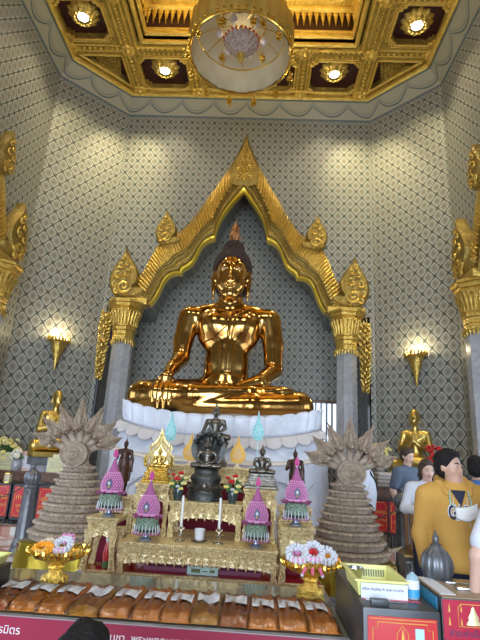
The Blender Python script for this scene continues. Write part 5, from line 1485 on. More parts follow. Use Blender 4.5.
for i, (fp_, bp_) in enumerate(zip(fronts, backs)):
    f3 = at(fp_[0], fp_[1]-2, Z=TZ+.01); b3 = at(bp_[0], bp_[1], Z=TZ+.06)
    d = b3-f3; rz = -atan2(d.x, d.y)*.75
    k = order[i]; o = protos[k] if not used[k] else copy_tree(protos[k]); used[k] = True
    yy = TF+.008+.006*((i*5) % 3); o.location = (f3.x, yy, TZ+.001); o.rotation_euler = (0, 0, rz); o['label'] = desc[i]
# brass pedestal trays with flower garlands
def phan(loc, label, kind):
    t = thing('brass_tray', label, 'tray', loc, 0)
    MB().lathe([(.10, 0), (.105, .015), (.085, .04), (.095, .06), (.09, .085), (.05, .11), (.045, .125), (.058, .14), (.045, .155), (.08, .18), (.15, .20), (.19, .235), (.205, .245), (.19, .24), (.10, .21), (.0, .205)], n=96, wob=lambda a, z: 1+(.035*cos(a*16) if z > .17 else .015*cos(a*24))).build('pedestal_bowl', BRASSE, t)
    rm = MB()
    for k in range(26):
        a = 2*pi*k/26; rm.tube([(.185*cos(a), .185*sin(a), .23), (.205*cos(a), .205*sin(a), .252), (.215*cos(a), .215*sin(a), .27)], [.014, .016, .003], 6)
    rm.build('petal_rim', BRASS, t)
    return t
def garland_ring(x, y, z, r, lab, m, m2=None, n=18, tilt=.3, th=.022, cat='garland'):
    t = thing('flower_garland', lab, cat, (x, y, z), 0)
    g = MB(); rnd = random.Random(int(x*999))
    for k in range(n):
        a = 2*pi*k/n
        for q in range(5):
            b_ = q*2*pi/5+rnd.random(); g.ball((r*cos(a)+th*.6*cos(b_)*cos(a), r*sin(a)+th*.6*cos(b_)*sin(a), th+th*.6*sin(b_)+r*sin(a)*tilt+r*tilt), th*.55*(.8+.4*rnd.random()), 6)
    g.build('blossoms', m, t)
    if m2:
        h_ = MB()
        for k in range(5):
            a = -pi/2+(k-2)*.25; h_.ball((r*1.1*cos(a), r*1.1*sin(a), th*1.2), th*.7, 6)
        h_.build('accent_blossoms', m2, t)
    return t
pL = at(52, 590, Z=TZ); phan((pL.x, pL.y+.02, TZ), 'engraved brass pedestal tray with flowers, left end of the table', 0)
pR = at(311, 604, Z=TZ); phan((pR.x, pR.y+.05, TZ), 'engraved brass pedestal tray heaped with garlands, right end of the table', 1)
xl, yl = pL.x, pL.y+.02; xr, yr = pR.x, pR.y+.05; zt2 = TZ+.215
garland_ring(xl-.085, yl-.07, zt2+.01, .055, 'marigold orange garland lying in the left brass tray', FORG, FYEL)
garland_ring(xl-.10, yl+.04, zt2+.02, .045, 'cream white garland lying in the left brass tray', CREAM)
garland_ring(xl+.03, yl-.02, zt2+.015, .05, 'large white garland with dark centre in the left brass tray', FWHT, FPNK, 14, .6, .024)
t = thing('lotus_flower', 'purple-pink lotus bloom above the white garland, left brass tray', 'flower', (xl+.03, yl+.05, zt2+.06)); f_ = MB(); flower(f_, (0, 0, .03), .06, 8, tilt=Vector((0, -.5, .8))); f_.build('petals', FPNK, t)
MB().tube([(0, 0, .04), (0, .02, 0)], .008, 6).build('stem', LEAF, t)
garland_ring(xr-.10, yr-.04, zt2+.03, .06, 'white garland with pink tip at left of the right brass tray', FWHT, FPNK, 14, .6, .026)
garland_ring(xr+.02, yr-.03, zt2+.04, .055, 'white garland in the middle of the right brass tray', FWHT, FPNK, 14, .8, .026)
garland_ring(xr+.11, yr+.0, zt2+.03, .055, 'white garland at right of the right brass tray', FWHT, None, 14, .6, .024)
garland_ring(xr+.15, yr+.05, zt2+.015, .045, 'marigold orange garland at the right rim of the right brass tray', FORG)
t = thing('rose', 'red rose lying among the white garlands on the right brass tray', 'flower', (xr+.01, yr-.06, zt2+.11)); f_ = MB(); flower(f_, (0, 0, 0), .035, 7); f_.build('petals', FRED, t); MB().tube([(0, 0, 0), (0, .05, -.03)], .005, 5).build('stem', LEAF, t)
t = thing('orchid', 'pink orchids lying at the back left of the right brass tray', 'flower', (xr-.07, yr+.05, zt2+.08)); f_ = MB(); flower(f_, (0, 0, 0), .045, 6); flower(f_, (-.04, 0, -.01), .035, 6); f_.build('petals', FPNK, t); MB().tube([(0, 0, 0), (0, .05, -.05)], .005, 5).build('stem', LEAF, t)
# hanging tassels of garlands over the right tray
t = thing('garland_tail', 'pink and white garland tails hanging over the front of the right brass tray', 'garland', (xr-.01, yr-.215, zt2))
g = MB(); g2 = MB()
for k in range(3):
    for q in range(4-k % 2): (g if q < 3 else g2).ball((-.05+.05*k+.006*q*(k-1), .006*q, -.014*q+.035), .012, 6)
g.build('pink_blossoms', mat('rose_pink', (.70, .12, .22), .5), t); g2.build('white_tips', FWHT, t)
# ================================================================== SIDE FURNITURE
def red_box(x, y, z0, w, d, h_, rz, label, seed, group='red collection boxes along the side walls'):
    t = thing('collection_box', label, 'box', (x, y, 0), rz, group)
    mb = MB()
    for sx_ in (-1, 1):
        for sy_ in (-1, 1): mb.box(sx_*w/2-.02*(sx_ > 0)-.0, sx_*w/2+.02*(sx_ < 0), sy_*d/2-.02*(sy_ > 0), sy_*d/2+.02*(sy_ < 0), z0-.03, z0+h_)
    mb.box(-w/2, w/2, -d/2, d/2, z0+h_-.03, z0+h_, ch=.004).box(-w/2, w/2, -d/2, d/2, z0-.01, z0+.03).box(-w/2+.01, w/2-.01, -d/2+.03, d/2, z0+.02, z0+h_-.02)
    mb.build('frame', DARKM, t, smooth=False)
    pn = MB().box(-w/2+.025, w/2-.025, -d/2+.004, -d/2+.028, z0+.035, z0+h_-.035).build('red_panel', RED, t, smooth=False)
    b = MB(); X, Z0_, Z1_ = w/2-.05, z0+.06, z0+h_-.06; c = .03; yy = -d/2+.002
    P = [(-X+c, Z0_), (X-c, Z0_), (X-c, Z0_+c), (X, Z0_+c), (X, Z1_-c), (X-c, Z1_-c), (X-c, Z1_), (-X+c, Z1_), (-X+c, Z1_-c), (-X, Z1_-c), (-X, Z0_+c), (-X+c, Z0_+c), (-X+c, Z0_)]
    b.tube([(p[0], yy, p[1]) for p in P], .0035, 4); b.build('gold_border', GTEXT, pn)
    zc = z0+h_*.62
    text('gold_lettering', ('กองทุน', 'ทำบุญ', 'บริจาค')[seed % 3], w*.26, GTEXT, pn, (0, -d/2+.002, zc))
    text('gold_lettering', ('พระพุทธรูป', 'บูรณะวัด', 'ค่าน้ำ ค่าไฟ')[seed % 3], w*.16, GTEXT, pn, (0, -d/2+.002, zc-.13*h_/.58))
    text('gold_lettering', 'ไตรมิตร', w*.13, GTEXT, pn, (0, -d/2+.002, zc-.22*h_/.58))
    for sx_ in (-1, 1):
        for sy_ in (-1, 1):
            MB().ball((sx_*(w/2-.05), sy_*(d/2-.05), .13+.035), .035, 10).tube([(sx_*(w/2-.05), sy_*(d/2-.05), .165), (sx_*(w/2-.05), sy_*(d/2-.05), z0)], .014, 6).build('caster', DARKM, t)
    return t
for i, (x0, x1, lab) in enumerate(((-4.30, -3.85, 'red box with gold lettering, leftmost below the yellow flowers'), (-3.82, -3.38, 'red box with gold lettering, left of the grey bollard under the white certificate'), (-3.35, -2.9, 'red box with gold lettering, half hidden behind bollard and left naga tower'))):
    red_box((x0+x1)/2, 9.42, .22, x1-x0-.01, .36, .60, 0, lab, i)
red_box(2.98, 9.45, .36, .34, .34, .58, -.55, 'narrow red box with gold lettering, right beside the right naga tower', 0)
red_box(3.24, 9.28, .36, .36, .34, .58, -.35, 'narrow red box with gold lettering, right of its twin near the grey shirt visitor', 1)
def side_table(x, y, w, d, h_, label, z0=.13, rz=0):
    t = thing('wooden_table', label, 'table', (x, y, z0), rz)
    MB().box(-w/2, w/2, -d/2, d/2, h_-.04, h_, ch=.006).build('table_top', WOOD, t, smooth=False)
    MB().box(-w/2+.03, w/2-.03, -d/2+.02, -d/2+.04, h_-.18, h_-.04).box(-w/2+.03, w/2-.03, d/2-.04, d/2-.02, h_-.18, h_-.04).build('apron', WOOD, t, smooth=False)
    MB().box(-w/2+.04, w/2-.04, -d/2+.04, d/2-.04, .25, .28).build('lower_shelf', WOOD, t, smooth=False)
    for sx_ in (-1, 1):
        for sy_ in (-1, 1): MB().box(sx_*(w/2-.04)-.025, sx_*(w/2-.04)+.025, sy_*(d/2-.04)-.025, sy_*(d/2-.04)+.025, 0, h_-.04).build('leg', WOOD, t, smooth=False)
    return t
side_table(-3.62, 9.86, 1.95, .42, .90, 'long brown wooden table behind the red boxes on the left')
ZT = 1.031
def card(x, y, w, h_, m, label, lines=True, top=None, z=ZT, rz=0):
    t = thing('certificate_sign', label, 'sign', (x, y, z), rz, None)
    MB().box(-w/2, w/2, -.006, .006, 0, h_).build('card', m, t, smooth=False)
    MB().box(-w/2-.012, w/2+.012, -.018, -.012, -.0, h_+.012).box(-w/2-.012, w/2+.012, -.018, .05, 0, .008).build('acrylic_holder', ACRY, t, smooth=False)
    if top: MB().box(-w/2, w/2, -.008, -.006, h_*.82, h_).box(-w/2, w/2, -.008, -.006, 0, h_*.16).build('orange_bands', top, t, smooth=False)
    if lines:
        text('heading', 'ประกาศ', w*.16, mat('brown_print', (.35, .12, .05), .6) if 'brown_print' not in bpy.data.materials else bpy.data.materials['brown_print'], t, (0, -.008, h_*.74))
        for k in range(3): text('print_line', 'วัดไตรมิตรวิทยาราม', w*.09, bpy.data.materials['brown_print'], t, (0, -.008, h_*(.56-.14*k)))
    return t
card(-4.33, 9.78, .42, .33, YEL, 'yellow notice in clear holder under the yellow flowers, far left')
card(-3.83, 9.78, .46, .36, mat('pale_lilac_card', (.62, .62, .72), .5), 'white notice with orange bands in clear holder, behind the bollard', top=mat('orange_band', (.55, .18, .03), .5))
card(-3.30, 9.78, .34, .34, YEL, 'yellow notice in clear holder beside the left naga tower')
# flowers on the tables
def bouquet(x, y, z, label, m, n, R, seed, pot=GMARB, m2=None):
    rnd = random.Random(seed); t = thing('flower_arrangement', label, 'flowers', (x, y, z))
    MB().lathe([(.07, 0), (.09, .04), (.10, .12), (.08, .18), (.09, .20)], n=20).build('pot', pot, t)
    lf = MB()
    for i in range(70):
        a = rnd.random()*6.3; e = rnd.random()*1.3; r = R*(.6+.45*rnd.random()); d = Vector((cos(a)*cos(e), sin(a)*cos(e)*.7, sin(e)))
        c = Vector((0, 0, .22)); lf.tube([c+d*r*.3, c+d*r*.75, c+d*r], [.004, .022, .003], 5, flat=.4)
    lf.build('leaves', LEAF, t)
    for i in range(n):
        a = -pi*rnd.random() if i % 4 else rnd.random()*6.3; e = -.15+1.6*rnd.random(); r = R*(.7+.35*rnd.random()); d = Vector((cos(a)*cos(e), sin(a)*cos(e)*.7, sin(e)))
        f_ = MB(); c = Vector((0, 0, .25))+d*r; flower(f_, c, .045+.02*rnd.random(), 6, tilt=d); f_.build('blossom', m2 if (m2 and i % 3 == 0) else m, t)
    return t
bouquet(-4.42, 9.95, ZT, 'large yellow flower arrangement at the far left below the wallpaper', FYEL, 46, .36, 3, m2=mat('cream_petal', (.78, .72, .42), .6))
bouquet(-4.06, 9.72, ZT, 'small white flower cluster between the yellow and white notices', mat('white_cream_petal', (.74, .72, .62), .6), 14, .13, 4)
def lantern(x, y, z, lab):
    t = thing('glass_lantern', lab, 'lantern', (x, y, z)); MB().box(-.06, .06, -.06, .06, 0, .02, ch=.004).box(-.06, .06, -.06, .06, .16, .18, ch=.004).tube([(-.055, -.055, .0), (-.055, -.055, .17)], .006, 4).tube([(.055, -.055, .0), (.055, -.055, .17)], .006, 4).build('brass_frame', BRASS, t)
    MB().box(-.05, .05, -.05, .05, .02, .16).build('glass_body', mat('amber_glass', (.85, .75, .5), .1, 0, alpha=.5), t, smooth=False); MB().ball((0, 0, .07), (.02, .02, .035), 8).build('candle', FWHT, t)
lantern(-4.0, 9.36, .821, 'small glass lantern on the red box, below the white flower cluster')
side_table(3.20, 9.95, .85, .42, 1.0, 'brown wooden table behind the narrow red boxes on the right')
for i in range(4):
    t = thing('folded_cloth_stack', ('lowest folded grey-brown cloth', 'second folded grey-brown cloth', 'third folded pale cloth', 'topmost folded pale cloth')[i]+' of the stack on the right table', 'cloth', (3.14, 9.85, 1.131+i*.066), .05*(i-1), 'folded cloths on the right wooden table')
    MB().box(-.17, .17, -.14, .14, 0, .065, ch=.022).build('fold', mat('cloth_%s' % 'abcd'[i], ((.30, .25, .22), (.36, .33, .33), (.45, .40, .36), (.55, .52, .50))[i], .8), t); MB().tube([(-.165, -.142, .032), (.165, -.142, .032)], .006, 5).build('fold_edge', CREAMC, t)
bouquet(3.10, 10.02, 1.395, 'yellow flower arrangement between right naga tower and grey shirt visitor', FYEL, 26, .26, 8)
bouquet(3.95, 9.3, 1.36, 'dark red flower arrangement behind the man in the mustard hoodie', FRED, 34, .30, 9)
t = thing('flower_stand', 'slim dark stand carrying the dark red flowers on the right', 'stand', (3.95, 9.3, .13)); MB().box(-.2, .2, -.2, .2, 1.19, 1.23, ch=.004).build('top', WOOD, t); MB().tube([(0, 0, 0), (0, 0, 1.19)], .04, 8).build('post', WOOD, t)
# bollards with chain
def bollard():
    t = thing('bollard', '', 'bollard', (0, 0, 0), 0, None)
    n = 64
    MB().lathe([(.17, 0), (.17, .05), (.15, .08), (.155, .12), (.135, .17), (.12, .20)], n=n).build('base', IRON, t)
    MB().lathe([(.118, .20), (.105, .5), (.092, .86), (.10, .88)], n=n, wob=lambda a, z: 1+.05*abs(cos(a*6))).build('fluted_shaft', IRON, t)
    MB().lathe([(.10, .86), (.115, .875), (.10, .90), (.085, .915)], n=n).build('collar', IRON, t)
    MB().lathe([(.075, .91), (.095, .935), (.112, .97), (.118, 1.01), (.110, 1.05), (.088, 1.085), (.055, 1.11), (.04, 1.125)], n=n, wob=lambda a, z: 1+.13*abs(cos(a*6))*(1 if z < 1.1 else .3)).build('fluted_bulb', IRON, t)
    MB().lathe([(.04, 1.12), (.045, 1.13), (.022, 1.14), (.030, 1.16), (.024, 1.18), (.010, 1.19), (.012, 1.20), (.001, 1.215)], n=24).build('finial', IRON, t)
    return t
b0 = bollard(); b0.location = (-2.76, 7.6, 0); b0.scale = (.95, .95, 1.05); b0['label'] = 'grey iron bollard with fluted shaft, left of the left naga tower'
BZ = 1.05
b1 = cp(b0, (-3.42, 7.35, 0), label='grey iron bollard cut by the left photo edge'); b1.scale = (1, 1, .94)
b2 = cp(b0, (2.80, 7.6, 0), label='dark iron bollard standing before the grey shirt visitor and red boxes'); b2.scale = (.92, .92, 1.03)
b3 = cp(b0, (1.755, 3.27, 0), label='large grey iron bollard in front of the man in the mustard hoodie'); b3.scale = (.73, .73, .965)
def chain(a, b, sag, label):
    o = thing('chain', label, 'chain', a); a_ = Vector((0, 0, 0)); b_ = Vector(b)-Vector(a); n = int(b_.length/.045); mb = MB()
    for i in range(n):
        f0, f1 = i/n, (i+1.25)/n; P = [a_.lerp(b_, f)-Vector((0, 0, sag*4*f*(1-f))) for f in (f0, min(f1, 1))]
        m_ = (P[0]+P[1])/2; d = (P[1]-P[0])/2; u = Vector((0, 0, 1)) if i % 2 else Vector((0, 1, 0))
        mb.tube([m_+d*cos(q*pi/4)+u*.014*sin(q*pi/4) for q in range(9)], .005, 4, cap=False)
    c = mb.build('links', DARKM, o); return o
chain((-3.30, 7.38, .80), (-2.88, 7.58, .92), .08, 'dark chain hanging between the two left bollards')
chain((2.68, 7.55, .90), (1.75, 7.3, .85), .12, 'dark chain running left from the dark iron bollard')
# glass display case
t = thing('display_case', 'wood framed glass display case behind the man in the mustard hoodie', 'cabinet', (3.08, 7.25, 0), -.1)
w, d, z0, z1 = .62, .45, .42, 1.16
mb = MB()
for sx_ in (-1, 1):
    for sy_ in (-1, 1): mb.box(sx_*(w/2-.025)-.025, sx_*(w/2-.025)+.025, sy_*(d/2-.025)-.025, sy_*(d/2-.025)+.025, z0, z1)
for z in (z0, z1-.05): mb.box(-w/2, w/2, -d/2, -d/2+.05, z, z+.05).box(-w/2, w/2, d/2-.05, d/2, z, z+.05).box(-w/2, -w/2+.05, -d/2, d/2, z, z+.05).box(w/2-.05, w/2, -d/2, d/2, z, z+.05)
mb.build('wood_frame', mat('light_brown_wood', (.26, .13, .06), .4), t, smooth=False)
MB().box(-w/2+.04, w/2-.04, -d/2+.015, -d/2+.02, z0+.04, z1-.04).build('front_glass', mat('case_glass', (.7, .78, .8), .05, 0, alpha=.25), t, smooth=False)
MB().box(-w/2+.03, w/2-.03, -d/2+.03, d/2-.02, z0+.02, z0+.05).build('case_floor', NAVY, t, smooth=False)
MB().box(-w/2-.1, w/2+.1, -d/2-.1, d/2+.1, 0, z0-.03).build('plinth', mat('black_plinth', (.03, .025, .02), .3), t, smooth=False)
MB().box(-w/2-.11, w/2+.11, -d/2-.11, d/2+.11, z0-.03, z0).build('gold_edge', mat('bronze_edge', (.35, .24, .09), .35, .7), t, smooth=False)
t = thing('amulet_tray', 'pale glass bowl of amulets inside the display case', 'bowl', (3.0, 7.2, .472)); MB().lathe([(.06, 0), (.10, .04), (.12, .10), (.115, .10), (.09, .04), (.0, .01)], n=24).build('bowl', mat('pale_glass', (.5, .6, .58), .1, .2), t)
for k in range(5): MB().ball((.04*cos(k*1.3), .04*sin(k*1.3), .06), .025, 8).build('amulet', BRONZE if k % 2 else FWHT, t)
# ================================================================== DONATION BOXES IN THE FOREGROUND
BZ1 = .85
fl = at(365, 607, Z=BZ1); fr_ = at(438.5, 612, Z=BZ1); bk = 3.62
x0, x1, yf = fl.x-.01, fr_.x+.01, (fl.y+fr_.y)/2
t = thing('donation_box', 'dark metal donation box with red front panel carrying the yellow tray', 'box', ((x0+x1)/2, (yf+bk)/2, 0))
w, d = (x1-x0)/2, (bk-yf)/2
body = MB().box(-w, w, -d, d, .10, BZ1, ch=.012).build('body', DARKM, t)
MB().box(-.09, .05, -d+.10, -d+.125, BZ1, BZ1+.003).build('coin_slot', DARK, t, smooth=False)
MB().box(-w+.05, -w+.14, -d+.03, -d+.07, BZ1, BZ1+.03, ch=.004).build('hasp', DARKM, t)
MB().box(-w+.03, w-.05, -d+.14, d-.35, BZ1, BZ1+.002).build('red_top_sheet', RED, t, smooth=False)
MB().box(-w+.045, -w+.17, -d+.12, -d+.26, BZ1+.002, BZ1+.004).build('white_slip', PAPER, t, smooth=False)
pn = MB().box(-w+.022, w-.022, -d-.006, -d+.002, .16, BZ1-.035).build('red_panel', RED, t, smooth=False)
b = MB(); X, Za, Zb = w-.045, .20, BZ1-.06; c = .025; yy = -d-.008
b.tube([(p[0], yy, p[1]) for p in [(-X+c, Zb), (X-c, Zb), (X-c, Zb-c), (X, Zb-c), (X, Za), (-X, Za), (-X, Zb-c), (-X+c, Zb-c), (-X+c, Zb)]], .0022, 4)
b.tube([(-w+.03, yy, BZ1-.045), (w-.03, yy, BZ1-.045)], .0018, 4)
cz = BZ1-.125
b.tube([(x, yy, cz+z) for x, z in [(-.028, -.055), (-.028, .02), (0, .055), (.028, .02), (.028, -.055), (-.028, -.055)]], .0018, 4)
b.tube([(0, yy, cz+z) for z in (-.05, -.02, .01, .04)], [.014, .010, .007, .001], 6)
b.build('gold_emblem', GTEXT, pn)
text('gold_lettering', 'ทำบุญ', .04, GTEXT, pn, (0, -d-.008, cz-.085))
MB().box(.062, .105, -d-.009, -d-.006, cz-.10, cz+.045).build('blue_sticker', mat('pale_blue_sticker', (.42, .65, .75), .5), pn, smooth=False)
BX, BY = (x0+x1)/2, (yf+bk)/2
# yellow basket tray with a white label
a_ = at(358, 594, Z=BZ1+.02); b_ = at(408, 597, Z=BZ1+.02); c_ = at(352, 576, Z=BZ1+.08)
tx, tw = (a_.x+b_.x)/2, (b_.x-a_.x)/2; ty0 = (a_.y+b_.y)/2+.02; td = .40
t = thing('plastic_tray', 'pale yellow slotted plastic tray with white label on the donation box', 'tray', (tx, ty0+td/2, BZ1+.005))
mb = MB(); H_ = .085; fl_ = 1.10
def ringq(w_, d_, z): return [(-w_, -d_, z), (w_, -d_, z), (w_, d_, z), (-w_, d_, z)]
V = ringq(tw*.9, td/2*.9, 0)+ringq(tw, td/2, H_)+ringq(tw+.014, td/2+.014, H_)+ringq(tw+.014, td/2+.014, H_-.008)+ringq(tw-.008, td/2-.008, H_)+ringq(tw*.9-.006, td/2*.9-.006, .006)
mb.v = V
for a, b in ((0, 1), (1, 2), (2, 3), (1, 4), (4, 5)): mb.f += [(a*4+k, a*4+(k+1) % 4, b*4+(k+1) % 4, b*4+k) for k in range(4)]
mb.f += [(3, 2, 1, 0), (20, 21, 22, 23)]; mb.m = [0]*len(mb.f)
mb.build('tray_body', PYEL, t, smooth=False)
sl_ = MB()
for k in range(15):
    x = -tw*.78+k*tw*1.56/14; sl_.box(x-.004, x+.004, td/2-.022, td/2-.017, .02, .062)
sl_.build('slots', mat('grey_slot', (.25, .25, .18), .6), t, smooth=False)
lb = MB().box(-tw*.86, tw*1.0, -td/2-.016, -td/2-.012, -.004, .07).build('white_label', PAPER, t, smooth=False)
text('label_print', 'เครื่อง อัญเชิญ ทำ ชุดละ ถวายวัด', .017, NTEXT, lb, (.0, -td/2-.018, .042))
ob = thing('brass_bowl', 'small metal bowl inside the yellow tray', 'bowl', (tx-tw*.62, ty0+td*.78, BZ1+.013)); MB().lathe([(.03, 0), (.04, .03), (.05, .07), (.046, .07), (.03, .01), (.0, .008)], n=20).build('bowl', SILV, ob); MB().lathe([(.05, .068), (.053, .072), (.05, .075)], n=20, cap=False).build('rim', SILV, ob)
# sanitizer bottle
p = at(411.5, 598, Z=BZ1+.005)
t = thing('pump_bottle', 'clear pump bottle with blue and white label beside the yellow tray', 'bottle', (p.x+.008, p.y+.0, BZ1+.003)); t.scale = (.85, .85, .90)
MB().lathe([(.036, 0), (.040, .006), (.041, .10), (.034, .125), (.014, .14), (.013, .15)], n=24).build('body', mat('translucent_bottle', (.40, .58, .66), .12, 0, alpha=.7), t)
MB().lathe([(.0425, .012), (.0428, .055)], n=24, cap=False).build('blue_label', BLUEP, t); MB().lathe([(.0425, .056), (.0425, .105)], n=24, cap=False).build('white_label', PAPER, t)
MB().lathe([(.018, .148), (.018, .17), (.008, .172), (.007, .19)], n=16).box(-.04, .012, -.009, .009, .19, .203, ch=.003).build('pump', DARK, t)
# second donation box
BZ2 = .90
fl = at(441, 598, Z=BZ2); yf2 = fl.y; x0 = fl.x; x1 = x0+.46; d = .235
t = thing('donation_box', 'red donation box with gold stupa emblem at the lower right edge', 'box', ((x0+x1)/2, yf2+d, 0)); w = (x1-x0)/2
MB().box(-w, w, -d, d, .10, BZ2, ch=.008).build('body', DARKM, t)
MB().box(-w+.01, w-.01, -d+.01, d-.01, BZ2, BZ2+.004).build('brown_top', mat('tan_board', (.33, .24, .15), .5), t, smooth=False)
MB().box(-w+.02, -w+.10, -d+.06, d-.03, BZ2+.004, BZ2+.007).build('white_paper_strip', PAPER, t, smooth=False)
MB().box(-w-.003, -w+.0, -d+.06, d-.03, BZ2-.07, BZ2-.01).build('blue_side_strip', BLUEP, t, smooth=False)
MB().box(-w+.15, -w+.28, -d+.16, -d+.22, BZ2+.004, BZ2+.02, ch=.003).box(-w+.14, -w+.32, -d+.30, -d+.36, BZ2+.004, BZ2+.016, ch=.003).build('lock_plate', SILV, t)
pn = MB().box(-w+.004, w, -d-.008, -d, .14, BZ2-.004).build('red_panel', mat('crimson_panel', (.42, .008, .04), .25, coat=.6), t, smooth=False)
b = MB(); yy = -d-.010; cx_ = -w+.155; cz = BZ2-.070
b.tube([(cx_+x, yy, cz+z) for x, z in [(-.06, .050), (.06, .050), (.075, .035), (.075, -.052), (-.075, -.052), (-.075, .035), (-.06, .050)]], .0018, 4)
for s in (-1, 1):
    for z in (.03, -.03): b.tube([(cx_+s*.06, yy, cz+z-.015), (cx_+s*.06, yy, cz+z+.015)], [.005, .001], 5)
for z in (.03, -.03): b.tube([(-w+.035, yy, cz+z-.018), (-w+.035, yy, cz+z+.02)], [.006, .001], 5)
b.build('gold_motifs', GTEXT, pn)
b = MB().lathe([(.040, -.042), (.034, -.032), (.026, -.022), (.028, -.008), (.018, .008), (.012, .02), (.010, .03), (.001, .042)], c=(cx_, yy, cz), n=20, sq=.25); b.build('emblem_figure', mat('pale_gold_emblem', (.70, .62, .35), .4, .4), pn)
text('navy_lettering', 'ชำระค่าเรื่องสร้าง', .040, NTEXT, pn, (-w+.165, yy, cz-.085)); text('navy_lettering', 'วิหารพระมหามณฑป', .04, NTEXT, pn, (-w+.165, yy, cz-.13))
# tray at the lower left corner
t = thing('plastic_tray', 'yellow-green plastic tray on a dark box at the lower left edge', 'tray', (-1.20, 3.42, .765))
V = ringq(.15, .12, 0)+ringq(.17, .14, .06)+ringq(.18, .15, .06)+ringq(.18, .15, .052)+ringq(.165, .135, .06)+ringq(.145, .115, .006)
mb = MB(); mb.v = V
for a, b in ((0, 1), (1, 2), (2, 3), (1, 4), (4, 5)): mb.f += [(a*4+k, a*4+(k+1) % 4, b*4+(k+1) % 4, b*4+k) for k in range(4)]
mb.f += [(3, 2, 1, 0), (20, 21, 22, 23)]; mb.m = [0]*len(mb.f); mb.build('tray_body', PYEL, t, smooth=False)
MB().box(-.08, .1, -.06, .07, .008, .03, ch=.006).build('folded_paper', mat('mint_paper', (.45, .65, .5), .6), t)
t = thing('offering_box', 'dark box under the yellow-green tray at the lower left edge', 'box', (-1.21, 3.42, .602))
MB().box(-.19, .19, -.16, .16, 0, .15, ch=.006).build('body', DARKM, t); MB().box(-.195, .195, -.165, .165, .15, .16, ch=.003).build('lid', DARKM, t)
